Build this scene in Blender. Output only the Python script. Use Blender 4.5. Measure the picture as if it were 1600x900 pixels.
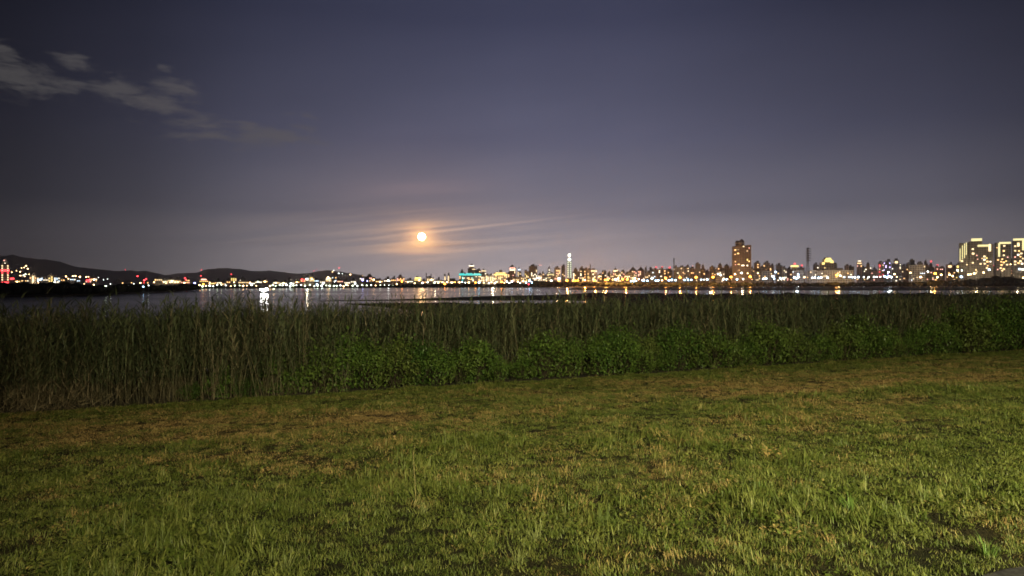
import bpy, bmesh, math, random
import numpy as np
from mathutils import Vector, Matrix, noise

S = bpy.context.scene
for o in list(bpy.data.objects):
    bpy.data.objects.remove(o)
C = S.collection
R = math.radians
rng = random.Random(7)

# ------------------------------------------------------------------ camera, sky, light, exposure
F = 1081.0            # focal length in photo pixels (1600 wide)
HZ = 443.0            # photo row of the horizon
EYE = 3.2
cam = bpy.data.cameras.new('camera')
cam.sensor_width = 36; cam.lens = 36 * F / 1600
cam.clip_start = 0.05; cam.clip_end = 60000
co = bpy.data.objects.new('camera', cam); C.objects.link(co)
co.location = (0, 0, EYE)
co.rotation_euler = (R(90) - (450 - HZ) / F, 0, 0)
S.camera = co
S.view_settings.view_transform = 'Standard'
S.view_settings.look = 'None'
S.view_settings.exposure = 0
S.view_settings.gamma = 1
S.cycles.use_denoising = True
S.cycles.max_bounces = 5
S.cycles.diffuse_bounces = 2
S.cycles.glossy_bounces = 3
S.cycles.transparent_max_bounces = 8
S.cycles.volume_bounces = 0
S.cycles.filter_width = 1.65
S.cycles.sample_clamp_indirect = 4

class E:
    """shader value expression"""
    def __init__(s, nt, k): s.nt, s.k = nt, k
    def _m(s, op, *a):
        n = s.nt.nodes.new('ShaderNodeMath'); n.operation = op
        for i, v in enumerate((s,) + a):
            if isinstance(v, E): s.nt.links.new(v.k, n.inputs[i])
            else: n.inputs[i].default_value = v
        return E(s.nt, n.outputs[0])
    def __add__(s, o): return s._m('ADD', o)
    def __sub__(s, o): return s._m('SUBTRACT', o)
    def __mul__(s, o): return s._m('MULTIPLY', o)
    def __truediv__(s, o): return s._m('DIVIDE', o)
    def clamp(s, a=0.0, b=1.0): return s._m('MAXIMUM', a)._m('MINIMUM', b)
    def step(s, a, b):
        n = s.nt.nodes.new('ShaderNodeMapRange'); n.interpolation_type = 'SMOOTHSTEP'
        s.nt.links.new(s.k, n.inputs[0]); n.inputs[1].default_value = a; n.inputs[2].default_value = b
        return E(s.nt, n.outputs[0])
    def exp(s): return s._m('EXPONENT')

def gauss(x, y, x0, y0, sx, sy, tilt=0.0):
    dx = x - x0
    dy = y - y0 - dx * tilt
    q = (dx * (1 / sx))._m('POWER', 2) + (dy * (1 / sy))._m('POWER', 2)
    return (q * -1.0).exp()

def ramp(nt, val, stops):
    n = nt.nodes.new('ShaderNodeValToRGB'); cr = n.color_ramp
    q = lambda c: (c[0], c[1], c[2], 1) if isinstance(c, tuple) else (c, c, c, 1)
    cr.elements.remove(cr.elements[1])
    cr.elements[0].position = stops[0][0]; cr.elements[0].color = q(stops[0][1])
    for p, c in stops[1:]:
        e = cr.elements.new(p); e.color = q(c)
    nt.links.new(val.k if isinstance(val, E) else val, n.inputs[0])
    return n.outputs[0]

def mixc(nt, a, b, f, mode='MIX'):
    n = nt.nodes.new('ShaderNodeMix'); n.data_type = 'RGBA'; n.blend_type = mode; n.clamp_factor = True
    for sock, v in ((n.inputs[0], f), (n.inputs[6], a), (n.inputs[7], b)):
        if isinstance(v, E): nt.links.new(v.k, sock)
        elif isinstance(v, (int, float)): sock.default_value = v
        elif isinstance(v, tuple): sock.default_value = (v[0], v[1], v[2], 1)
        else: nt.links.new(v, sock)
    return n.outputs[2]

def noise_tex(nt, vec, scale, detail=3, rough=0.5, dist=0.0, dim='3D'):
    n = nt.nodes.new('ShaderNodeTexNoise'); n.noise_dimensions = dim
    if vec is not None: nt.links.new(vec, n.inputs['Vector'])
    n.inputs['Scale'].default_value = scale; n.inputs['Detail'].default_value = detail
    n.inputs['Roughness'].default_value = rough; n.inputs['Distortion'].default_value = dist
    return E(nt, n.outputs[0])

def comb(nt, x, y, z=0.0):
    n = nt.nodes.new('ShaderNodeCombineXYZ')
    for i, v in enumerate((x, y, z)):
        if isinstance(v, E): nt.links.new(v.k, n.inputs[i])
        else: n.inputs[i].default_value = v
    return n.outputs[0]

def azel(px, py):
    az = math.atan((px - 800) / F)
    return math.degrees(az), math.degrees(math.atan((HZ - py) / F * math.cos(az)))

MOON = azel(659, 370)

def build_world():
    w = bpy.data.worlds.new('World'); S.world = w; w.use_nodes = True
    nt = w.node_tree; nt.nodes.clear()
    out = nt.nodes.new('ShaderNodeOutputWorld'); bg = nt.nodes.new('ShaderNodeBackground')
    nt.links.new(bg.outputs[0], out.inputs[0])
    tc = nt.nodes.new('ShaderNodeTexCoord')
    sx = nt.nodes.new('ShaderNodeSeparateXYZ'); nt.links.new(tc.outputs['Generated'], sx.inputs[0])
    X, Y, Z = (E(nt, sx.outputs[i]) for i in range(3))
    az = X._m('ARCTAN2', Y) * (180 / math.pi)
    el = Z.clamp(-1, 1)._m('ARCSINE') * (180 / math.pi)
    # night sky over a lit city: colour by height, brightness by compass direction
    e01 = (el._m('MAXIMUM', 0.0) / 45.0)
    base = ramp(nt, e01, [(0, (.53, .49, .53)), (.06, (.465, .43, .485)), (.13, (.205, .202, .265)),
                          (.26, (.106, .111, .178)), (.46, (.047, .052, .097)), (1, (.014, .015, .026))])
    a01 = (az + 180.0) / 360.0
    def ap(d): return (d + 180) / 360
    fac = E(nt, ramp(nt, a01, [(0, .22), (ap(-60), .08), (ap(-36), .12), (ap(-28), .29), (ap(-20), .60), (ap(-10), .84),
                               (ap(0), 1.0), (ap(10), .95), (ap(20), .78), (ap(31), .62), (ap(38), .40), (ap(60), .22)]))
    weak = (el / 20.0).clamp()
    f2 = fac * (weak * az.step(8, 36) * -0.34 + 1.0) + (fac * -1.0 + 1.0) * weak * 0.03
    col = mixc(nt, base, comb(nt, f2, f2, f2), 1.0, 'MULTIPLY')
    # thin streaks of cloud round the moon, rising slightly to the right
    m_az, m_el = MOON
    els = el - (az - m_az) * 0.10 + ((az - m_az)._m('POWER', 2)) * 0.0012
    vs = comb(nt, az * 0.05, els * 1.3, 0.3)
    st = noise_tex(nt, vs, 1.6, 4, 0.55, 0.15).step(0.40, 0.66)
    near = gauss(az, el, m_az + 2, m_el - 0.3, 13, 2.4)
    stc = near * st
    col = mixc(nt, col, (.40, .26, .14), stc * 0.36, 'ADD')
    # lit edges of the cloud bands just over and under the moon
    edge = gauss(az, el, m_az + 2.8, m_el + 0.62, 7, 0.12, 0.115)
    col = mixc(nt, col, (.30, .18, .09), edge * 0.95, 'ADD')
    dk = gauss(az, el, m_az + 1.2, m_el - 0.72, 5, 0.16, 0.05)
    col = mixc(nt, col, (.62, .60, .66), dk * 0.6, 'MULTIPLY')
    # aureole
    g1 = gauss(az, el, m_az, m_el, 1.0, 0.72)
    g2 = gauss(az, el, m_az, m_el - 0.3, 3.0, 1.5)
    g3 = gauss(az, el, m_az, m_el, 9.0, 5.5)
    st2 = st * 0.55 + 0.45
    col = mixc(nt, col, (1.8, .84, .17), g1 * (st * 0.35 + 0.65), 'ADD')
    col = mixc(nt, col, (.90, .40, .06), g2 * st2 * 0.9, 'ADD')
    col = mixc(nt, col, (.06, .026, .008), g3, 'ADD')
    band = gauss(az, el, m_az - 0.3, m_el - 1.15, 2.4, 0.26, 0.02)
    col = mixc(nt, col, (.70, .32, .06), band * 0.8, 'ADD')
    band2 = gauss(az, el, m_az - 0.5, m_el + 3.9, 4.5, 0.55, 0.05)
    col = mixc(nt, col, (.07, .034, .024), band2 * st2, 'ADD')
    # ragged low clouds at upper left
    vc = comb(nt, az * 0.16, el * 0.55, 0.0)
    wv = noise_tex(nt, vc, 2.6, 9, 0.62, 0.35)
    msk = None
    for (px, py, sxp, syp, tl) in ((26, 120, 72, 22, -.12), (118, 97, 26, 9, -.1), (195, 140, 52, 15, .02), (262, 135, 36, 14, -.15), (248, 162, 68, 15, -.14), (8, 84, 26, 12, -.2),
                                   (330, 205, 90, 18, -.1), (430, 212, 85, 15, -.03), (100, 132, 45, 12, 0), (258, 108, 14, 6, -.4), (480, 182, 28, 5, -.05)):
        a, e = azel(px, py)
        g = gauss(az, el, a, e, sxp / F * 57.3 * 0.95, syp / F * 57.3 * 1.15, tl)
        if px in (330, 450, 100, 258, 480): g = g * 0.8
        msk = g if msk is None else msk._m('MAXIMUM', g)
    cl = (wv * 1.3 + msk * 0.42).step(.74, 1.16) * (msk * 3.0).clamp()
    lit = mixc(nt, (.082, .078, .079), (.115, .105, .115), ((az + 36.0) / 25.0).clamp())
    col = mixc(nt, col, lit, cl * 0.7)
    # faint broad veils elsewhere
    veil = noise_tex(nt, comb(nt, az * 0.03, els * 0.16, 4.0), 1.7, 4, 0.5)
    col = mixc(nt, col, (1.16, 1.14, 1.12), (veil - 0.42) * 2.2, 'MULTIPLY')
    nt.links.new(col, bg.inputs[0]); bg.inputs[1].default_value = 1.0
build_world()

def direction(a, e):
    a, e = R(a), R(e)
    return Vector((math.sin(a) * math.cos(e), math.cos(a) * math.cos(e), math.sin(e)))

# moonlight: very weak, from the moon itself
sun = bpy.data.lights.new('moonlight', 'SUN'); sun.energy = 0.012; sun.angle = R(0.5); sun.color = (1, .72, .42)
so = bpy.data.objects.new('moonlight', sun); C.objects.link(so)
so.rotation_euler = direction(*MOON).to_track_quat('Z', 'Y').to_euler()

# the park lamps on the embankment path behind the camera that light the lawn
def park_light(name, loc, aim, watts, size, blend, col):
    l = bpy.data.lights.new(name, 'SPOT'); l.energy = watts; l.spot_size = R(size); l.spot_blend = blend
    l.color = col; l.shadow_soft_size = 0.18
    o = bpy.data.objects.new(name, l); C.objects.link(o); o.location = loc
    o.rotation_euler = (Vector(loc) - Vector(aim)).to_track_quat('Z', 'Y').to_euler()
park_light('park_lamp_light', (7.0, -10.5, 9.2), (8.5, 20.0, 0.5), 55000, 86, 1.0, (1, .90, .54))
park_light('park_lamp_light', (-12.0, -10.0, 9.2), (-5.5, 16.0, 0.3), 10500, 86, 1.0, (1, .80, .46))

# ------------------------------------------------------------------ helpers
def tag(o, label=None, cat=None, group=None, kind=None):
    for k, v in (('label', label), ('category', cat), ('group', group), ('kind', kind)):
        if v: o[k] = v
    return o
def link(o, parent=None):
    C.objects.link(o)
    if parent is not None: o.parent = parent
    return o
def empty(name, loc=(0, 0, 0), rz=0.0):
    o = bpy.data.objects.new(name, None); o.location = loc; o.rotation_euler = (0, 0, rz); o.empty_display_size = .5
    return link(o)
def mesh_from(name, V, Fc, mat=None, smooth=False):
    me = bpy.data.meshes.new(name); me.from_pydata([tuple(v) for v in V], [], Fc); me.update()
    if mat: me.materials.append(mat)
    if smooth: me.polygons.foreach_set('use_smooth', [True] * len(me.polygons))
    return me
def mobj(name, me, parent=None, loc=None):
    o = bpy.data.objects.new(name, me)
    if loc is not None: o.location = loc
    return link(o, parent)

class MB:
    def __init__(s): s.v, s.f = [], []
    def add(s, V, Fc):
        b = len(s.v); s.v += [tuple(v) for v in V]; s.f += [tuple(i + b for i in f) for f in Fc]; return s
    def box(s, x0, x1, y0, y1, z0, z1):
        return s.add([(x0, y0, z0), (x1, y0, z0), (x1, y1, z0), (x0, y1, z0), (x0, y0, z1), (x1, y0, z1), (x1, y1, z1), (x0, y1, z1)],
                     [(0, 3, 2, 1), (4, 5, 6, 7), (0, 1, 5, 4), (1, 2, 6, 5), (2, 3, 7, 6), (3, 0, 4, 7)])
    def frustum(s, cx, cy, z0, z1, w0, d0, w1, d1):
        q = lambda w, d, z: [(cx - w / 2, cy - d / 2, z), (cx + w / 2, cy - d / 2, z), (cx + w / 2, cy + d / 2, z), (cx - w / 2, cy + d / 2, z)]
        return s.add(q(w0, d0, z0) + q(w1, d1, z1), [(0, 3, 2, 1), (4, 5, 6, 7), (0, 1, 5, 4), (1, 2, 6, 5), (2, 3, 7, 6), (3, 0, 4, 7)])
    def tube(s, pts, radii, n=6):
        pts = [Vector(p) for p in pts]; V = []
        for i, p in enumerate(pts):
            d = (pts[min(i + 1, len(pts) - 1)] - pts[max(i - 1, 0)]).normalized()
            a = d.cross(Vector((0, 1, .01)) if abs(d.y) < .9 else Vector((1, 0, 0))).normalized(); b = d.cross(a)
            r = radii[i] if isinstance(radii, (list, tuple)) else radii
            V += [p + (a * math.cos(2 * math.pi * k / n) + b * math.sin(2 * math.pi * k / n)) * r for k in range(n)]
        Fc = [(i * n + k, i * n + (k + 1) % n, (i + 1) * n + (k + 1) % n, (i + 1) * n + k) for i in range(len(pts) - 1) for k in range(n)]
        Fc += [tuple(range(n - 1, -1, -1)), tuple((len(pts) - 1) * n + k for k in range(n))]
        return s.add(V, Fc)
    def lathe(s, cx, cy, prof, n=10):
        V = [(cx + r * math.cos(2 * math.pi * k / n), cy + r * math.sin(2 * math.pi * k / n), z) for r, z in prof for k in range(n)]
        Fc = [(i * n + k, i * n + (k + 1) % n, (i + 1) * n + (k + 1) % n, (i + 1) * n + k) for i in range(len(prof) - 1) for k in range(n)]
        Fc += [tuple(range(n - 1, -1, -1)), tuple((len(prof) - 1) * n + k for k in range(n))]
        return s.add(V, Fc)
    def ribbon(s, base, az, lean, curl, L, w, nseg=3, fold=0.0):
        """a tapering grass blade or reed leaf"""
        p = Vector(base); d = Vector((math.cos(az), math.sin(az), 0)); sd = Vector((-math.sin(az), math.cos(az), 0))
        V, Fc = [], []
        for i in range(nseg + 1):
            t = i / nseg
            ww = w * (1 - t ** 1.6) * 0.5 + w * 0.03
            if i == 0: ww = w * 0.38
            V += [p - sd * ww, p + sd * ww]
            a = lean + curl * t
            p = p + (d * math.sin(a) + Vector((0, 0, 1)) * math.cos(a)) * (L / nseg)
        Fc = [(2 * i, 2 * i + 1, 2 * i + 3, 2 * i + 2) for i in range(nseg)]
        return s.add(V, Fc)
    def mesh(s, name, mat=None, smooth=False): return mesh_from(name, s.v, s.f, mat, smooth)

def P(px, py, D):
    return ((px - 800) / F * D, D, EYE - (py - HZ) / F * D)
def onplane(px, py, z):
    D = (EYE - z) * F / (py - HZ)
    return ((px - 800) / F * D, D, z)

# ------------------------------------------------------------------ materials
def new_mat(name):
    m = bpy.data.materials.new(name); m.use_nodes = True
    nt = m.node_tree; return m, nt, nt.nodes['Principled BSDF']
def setin(b, **kw):
    for k, v in kw.items():
        k = k.replace('_', ' ')
        b.inputs[k].default_value = (v[0], v[1], v[2], 1) if isinstance(v, tuple) else v
def pos(nt):
    return nt.nodes.new('ShaderNodeNewGeometry').outputs['Position']
def plain(name, c, rough=.7, var=.25, scale=.4):
    m, nt, b = new_mat(name)
    n = noise_tex(nt, pos(nt), scale, 3)
    nt.links.new(mixc(nt, tuple(x * (1 - var) for x in c), tuple(x * (1 + var) for x in c), n.step(.3, .7)), b.inputs['Base Color'])
    setin(b, Roughness=rough); b.inputs['Specular IOR Level'].default_value = .2
    return m
_em = {}
def glow(name, c, s):
    if name in _em: return _em[name]
    m, nt, b = new_mat(name)
    setin(b, Base_Color=(.2, .2, .2), Emission_Color=c, Emission_Strength=s)
    _em[name] = m; return m

def wall_mat(name, c):
    """rendered or tiled facade with darker window bands"""
    m, nt, b = new_mat(name)
    tc = nt.nodes.new('ShaderNodeTexCoord')
    sx = nt.nodes.new('ShaderNodeSeparateXYZ'); nt.links.new(tc.outputs['Object'], sx.inputs[0])
    X, Y, Z = (E(nt, sx.outputs[i]) for i in range(3))
    fz = (Z / 3.3)._m('FRACT'); fx = ((X + Y) / 3.6)._m('FRACT')
    win = fz.step(.34, .36) * (fz * -1 + 1).step(.14, .16) * fx.step(.2, .22) * (fx * -1 + 1).step(.2, .22)
    n = noise_tex(nt, tc.outputs['Object'], .12, 3)
    cc = mixc(nt, tuple(x * .75 for x in c), tuple(x * 1.2 for x in c), n)
    cc = mixc(nt, cc, (.03, .033, .04), win * .85)
    nt.links.new(cc, b.inputs['Base Color'])
    nt.links.new((win * -.5 + .8).k, b.inputs['Roughness'])
    return m
WALL = {'grey': wall_mat('grey_facade', (.26, .25, .25)), 'cream': wall_mat('cream_facade', (.46, .41, .34)), 'brown': wall_mat('brown_facade', (.36, .25, .17)),
        'pale': wall_mat('pale_facade', (.52, .50, .48)), 'pink': wall_mat('pinkish_facade', (.42, .30, .27)), 'dark': wall_mat('dark_facade', (.11, .105, .11))}
ROOFM = plain('roof_concrete', (.12, .115, .12)); METAL = plain('galvanised_steel', (.08, .08, .085), .5)
WARM = glow('warm_window', (1, .55, .20), 3.4); WHITE = glow('white_window', (1, .86, .62), 3.4); COOL = glow('cool_window', (.65, .84, 1), 3.0)
YELLOW = glow('yellow_light', (1, .74, .20), 2.4); TEAL = glow('teal_light', (.05, .75, .70), 1.5); REDL = glow('red_light', (1, .06, .07), 4.0)
CREAML = glow('cream_light', (1, .72, .38), 2.3); PINKL = glow('pink_light', (1, .45, .35), 3.0); VIOL = glow('violet_light', (.55, .45, 1), 4.5)
LIME = glow('lime_light', (1, .87, .40), 1.35)
LAMPC = {'orange': glow('sodium_lamp', (1, .30, .025), 26), 'warm': glow('warm_lamp', (1, .60, .26), 17), 'white': glow('white_lamp', (.92, 1, .92), 15),
         'green': glow('greenish_lamp', (.85, 1, .66), 12), 'blue': glow('bluish_lamp', (.42, .72, 1), 18), 'red': glow('red_lamp', (1, .05, .06), 14),
         'violet': glow('violet_lamp', (.35, .35, 1), 12), 'flood': glow('floodlight_lamp', (.97, 1, .90), 120)}

# ------------------------------------------------------------------ ground, water, banks
L0 = Vector((-12.4, 16.8)); LT = Vector((.9155, .4024)); LN = Vector((.4024, -.9155))
def ld(x, y): return (x - L0.x) * LN.x + (y - L0.y) * LN.y
def lu(x, y): return (x - L0.x) * LT.x + (y - L0.y) * LT.y
def lxy(u, d): return (L0.x + LT.x * u + LN.x * d, L0.y + LT.y * u + LN.y * d)
def nz(x, y, s, seed=0.0): return noise.noise(Vector((x * s, y * s, seed)))
def gz(x, y):
    d = ld(x, y)
    if d < 0: return max(d * .062, -1.35)
    z = min(d, 23.5) * 1.6 / 20.4
    k = min(1, d / 1.5)
    return z + k * (.035 * nz(x, y, .35) + .02 * nz(x, y, 1.1, 5) + .008 * nz(x, y, 3.1, 9))
WZ = -1.0

def sheet(name, x0, x1, y0, y1, z, mat, nx=1, ny=1):
    V = [(x0 + (x1 - x0) * i / nx, y0 + (y1 - y0) * j / ny, z) for j in range(ny + 1) for i in range(nx + 1)]
    Fc = [(j * (nx + 1) + i, j * (nx + 1) + i + 1, (j + 1) * (nx + 1) + i + 1, (j + 1) * (nx + 1) + i) for j in range(ny) for i in range(nx)]
    return tag(mobj(name, mesh_from(name, V, Fc, mat)), kind='structure')

m_ground = plain('dark_silt', (.05, .045, .038), .9, .3, .02)
sheet('ground', -26000, 26000, -3000, 26000, -2.6, m_ground)

# dryness of the turf (0 green .. 1 straw), with some soft shadows painted in
DRY_SHADE = [(590, 655, 90, 15, .75), (1235, 608, 80, 9, .9), (1080, 618, 110, 10, .6), (905, 632, 90, 14, .4), (340, 682, 60, 10, .55), (80, 690, 110, 14, .45), (1560, 592, 80, 8, .5),
       (250, 665, 160, 10, .4), (1380, 600, 140, 9, .45), (450, 720, 90, 14, .35), (1340, 735, 60, 12, .45), (660, 790, 22, 12, .6), (760, 735, 90, 20, .3), (180, 795, 30, 8, .4), (600, 715, 45, 45, .35), (340, 712, 70, 26, .35), (60, 780, 70, 30, .3)]  # last broad patches stand in for soft shadows, painted as straw tone
def toscreen(x, y, z):
    return 800 + x / y * F, HZ + (EYE - z) / y * F
DRY_SHADE_W = []
for (px, py, sx_, sy_, a) in DRY_SHADE:
    # place each dry patch and painted shadow on the sloping lawn
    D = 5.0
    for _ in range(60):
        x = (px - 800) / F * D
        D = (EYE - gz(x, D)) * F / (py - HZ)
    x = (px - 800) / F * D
    DRY_SHADE_W.append((x, D, sx_ / F * D, sy_ * D * D / (F * 2.0), a))
def dryness_shade(x, y):
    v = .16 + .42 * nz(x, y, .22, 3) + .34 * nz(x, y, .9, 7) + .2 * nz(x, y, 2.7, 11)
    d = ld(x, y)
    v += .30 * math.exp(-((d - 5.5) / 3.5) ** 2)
    for (cx, cy, sx_, sy_, a) in DRY_SHADE_W:
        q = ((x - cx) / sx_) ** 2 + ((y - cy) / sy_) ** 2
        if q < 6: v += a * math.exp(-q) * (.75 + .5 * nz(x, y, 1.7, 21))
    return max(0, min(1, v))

def build_lawn():
    m, nt, b = new_mat('turf_soil')
    at = nt.nodes.new('ShaderNodeAttribute'); at.attribute_name = 'dry'
    n1 = noise_tex(nt, pos(nt), 9, 5, .65)
    n2 = noise_tex(nt, pos(nt), 45, 4, .7)
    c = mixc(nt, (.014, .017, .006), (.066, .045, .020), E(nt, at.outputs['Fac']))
    c = mixc(nt, c, (.018, .015, .008), n1.step(.45, .62) * .8)
    c = mixc(nt, c, (.06, .05, .022), n2.step(.56, .7) * .5)
    nt.links.new(c, b.inputs['Base Color']); setin(b, Roughness=.95); b.inputs['Specular IOR Level'].default_value = .1
    bp = nt.nodes.new('ShaderNodeBump'); bp.inputs['Distance'].default_value = .03; bp.inputs['Strength'].default_value = .9
    nt.links.new(n2.k, bp.inputs['Height']); nt.links.new(bp.outputs[0], b.inputs['Normal'])
    us = np.linspace(-45, 95, 281); ds = np.concatenate([np.linspace(0, 24, 97), [28, 34, 42]])
    V, dr = [], []
    for d in ds:
        for u in us:
            x, y = lxy(u, d); V.append((x, y, gz(x, y) if d > 0 else 0)); dr.append(dryness_shade(x, y))
    nx = len(us)
    Fc = [(j * nx + i, j * nx + i + 1, (j + 1) * nx + i + 1, (j + 1) * nx + i) for j in range(len(ds) - 1) for i in range(nx - 1)]
    Fc = [f[::-1] for f in Fc]
    me = mesh_from('lawn', V, Fc, m, True)
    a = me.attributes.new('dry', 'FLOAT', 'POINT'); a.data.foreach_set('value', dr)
    tag(mobj('lawn', me), kind='structure')
    # mud bank the reeds stand in
    ds = [0, -.6, -1.5, -3, -5, -8, -11, -14, -17, -20, -26]
    us = np.linspace(-60, 140, 201); nx = len(us); V = []
    for d in ds:
        for u in us:
            x, y = lxy(u, d)
            V.append((x, y, max(d * .062, -1.45) + (.05 * nz(x, y, .5) if d < 0 else -.004)))
    Fc = [(j * nx + i, j * nx + i + 1, (j + 1) * nx + i + 1, (j + 1) * nx + i) for j in range(len(ds) - 1) for i in range(nx - 1)]
    tag(mobj('reed_bank', mesh_from('reed_bank', V, Fc, plain('bank_mud', (.035, .03, .022), .9, .3, 2), True)), kind='structure')
build_lawn()

# asphalt path whose edge shows in the near right corner
PATH = [(1480, 930), (1512, 912), (1548, 899.5), (1578, 892), (1612, 887.5), (1660, 884), (1740, 880)]
def ray_lawn(px, py):
    D = 5.0
    for _ in range(80):
        x = (px - 800) / F * D; D = (EYE - gz(x, D)) * F / (py - HZ)
    return ((px - 800) / F * D, D)
PW = [ray_lawn(*p) for p in PATH]
def on_path(x, y):
    if x < PW[0][0]: return False
    for (x0, y0), (x1, y1) in zip(PW, PW[1:]):
        if x0 <= x <= x1: return y < y0 + (y1 - y0) * (x - x0) / (x1 - x0)
    return y < PW[-1][1]
def build_path():
    V, Fc = [], []
    pts = []
    for (x0, y0), (x1, y1) in zip(PW, PW[1:]):
        for k in range(6):
            t = k / 6; pts.append((x0 + (x1 - x0) * t, y0 + (y1 - y0) * t))
    pts.append(PW[-1]); pts.append((PW[-1][0] + 3, PW[-1][1] + .4))
    for (x, y) in pts:
        for k in range(8):
            yy = y - k * .32
            V.append((x, yy, gz(x, yy) + .012))
    n = len(pts)
    Fc = [(i * 8 + k, i * 8 + k + 1, (i + 1) * 8 + k + 1, (i + 1) * 8 + k) for i in range(n - 1) for k in range(7)]
    tag(mobj('path', mesh_from('path', V, Fc, plain('worn_asphalt', (.035, .034, .034), .9, .4, 30), True)), kind='structure')
build_path()

# river
def build_water():
    m, nt, b = new_mat('river_water')
    setin(b, Base_Color=(.010, .012, .015), Roughness=.13, IOR=1.33)
    g = pos(nt)
    mp = nt.nodes.new('ShaderNodeMapping'); mp.inputs['Scale'].default_value = (.25, 1, 1); nt.links.new(g, mp.inputs[0])
    n = noise_tex(nt, mp.outputs[0], 1.1, 4, .6)
    bp = nt.nodes.new('ShaderNodeBump'); bp.inputs['Strength'].default_value = .03; bp.inputs['Distance'].default_value = .03
    nt.links.new(n.k, bp.inputs['Height']); nt.links.new(bp.outputs[0], b.inputs['Normal'])
    n2 = noise_tex(nt, mp.outputs[0], .02, 3, .55)
    nt.links.new((n2.step(.35, .7) * .05 + .145).k, b.inputs['Roughness'])
    sheet('river', -2600, 2600, 14, 3200, WZ, m)
build_water()

def land(name, shore, far, zt, mat, drop=1.5):
    """bank polygon: photo pixels of its waterline, running back to depth far"""
    pts = [onplane(px, py, WZ) for px, py in shore]
    V, Fc = [], []
    n = len(pts)
    for (x, y, z) in pts:
        k = far / y if far > y else 1.2
        V += [(x, y, WZ - .6), (x * (1 + 1.5 / y), y + 1.5, WZ + .25 + .1 * nz(x, y, .05)), (x * (1 + 14 / y), y + 14, zt), (x * k, y * k, zt)]
    Fc = [(4 * i + k, 4 * (i + 1) + k, 4 * (i + 1) + k + 1, 4 * i + k + 1) for i in range(n - 1) for k in range(3)]
    return tag(mobj(name, mesh_from(name, V, Fc, mat, False)), kind='structure')
m_bank = plain('bank_earth', (.045, .042, .03), .95, .3, .05)
land('far_bank', [(-900, 452.5), (-200, 452), (305, 451.6), (420, 450.8), (560, 450.0), (700, 449.4), (860, 449.0), (905, 448.4), (1200, 448.2), (1600, 448.0), (2400, 448)], 24000, -.4, m_bank)
land('near_left_bank', [(-700, 472), (-200, 468.5), (0, 464.5), (100, 462.5), (200, 459.5), (260, 456.5), (296, 454.2), (314, 452.4)], 720, -.35, m_bank)

def mudflat(name, top, bot, mat):
    """a low bank of mud standing a hand above the water, outlined along its far and near edge"""
    V, Fc = [], []
    xs = np.linspace(top[0][0], top[-1][0], 90)
    ty = np.interp(xs, [p[0] for p in top], [p[1] for p in top]); by = np.interp(xs, [p[0] for p in bot], [p[1] for p in bot])
    for px, a, c in zip(xs, ty, by):
        j = .35 * nz(px, 0, .035, a) + .25 * nz(px, 0, .12, c)
        for t, z in ((0, -.12), (.04, .03), (.3, .10), (.6, .10), (.95, .03), (1, -.12)):
            q = max(HZ + 3.2, a + (c - a) * t + j * (c - a) * .12)
            D = (EYE - WZ) * F / (q - HZ)
            V.append(((px - 800) / F * D, D, WZ + z))
    n = len(xs)
    Fc = [(6 * i + k, 6 * i + k + 1, 6 * (i + 1) + k + 1, 6 * (i + 1) + k)[::-1] for i in range(n - 1) for k in range(5)]
    return tag(mobj(name, mesh_from(name, V, Fc, mat, True)), kind='structure')
def mud_mat(name, gloss):
    m, nt, b = new_mat(name)
    nt.nodes.remove(b); out = nt.nodes['Material Output']
    d = nt.nodes.new('ShaderNodeBsdfDiffuse'); d.inputs[0].default_value = (.03, .026, .024, 1)
    g = nt.nodes.new('ShaderNodeBsdfGlossy'); g.inputs['Color'].default_value = (.85, .85, .85, 1); g.inputs['Roughness'].default_value = .22
    mx = nt.nodes.new('ShaderNodeMixShader')
    n = noise_tex(nt, pos(nt), .12, 4, .6)
    nt.links.new((n.step(.35, .75) * gloss * 1.2 + gloss * .25).k, mx.inputs[0]); nt.links.new(d.outputs[0], mx.inputs[1]); nt.links.new(g.outputs[0], mx.inputs[2])
    nt.links.new(mx.outputs[0], out.inputs[0])
    return m
m_mud = mud_mat('river_mud', .05); m_wet = mud_mat('wet_river_mud', .16)
mudflat('mudflat', [(500, 470.3), (600, 468.6), (700, 465.0), (750, 462.9), (800, 461.5), (870, 460.5), (905, 458.0), (940, 456.8)],
        [(500, 470.8), (600, 469.6), (700, 469.8), (800, 470.0), (870, 470.0), (905, 470.2), (940, 472.0)], m_mud)
mudflat('mudflat', [(540, 474.6), (600, 473.6), (680, 472.4), (760, 471.4), (880, 471.3), (960, 471.0), (1000, 471)],
        [(540, 475.2), (600, 480), (680, 490), (760, 530), (880, 530), (960, 530), (1000, 530)], m_mud)
mudflat('mudflat', [(872, 452.4), (900, 449.8), (930, 448.3), (1100, 448.2), (1300, 448.2), (1600, 448.2), (2300, 448.2)],
        [(872, 452.6), (900, 453.0), (930, 453.6), (1100, 454.0), (1300, 454.2), (1600, 454.2), (2300, 454.2)], m_wet)
mudflat('mudflat', [(920, 457.2), (980, 456.8), (1200, 456.6), (1600, 456.8), (2300, 457)],
        [(920, 471), (980, 500), (1200, 530), (1600, 530), (2300, 530)], m_mud)

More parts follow.
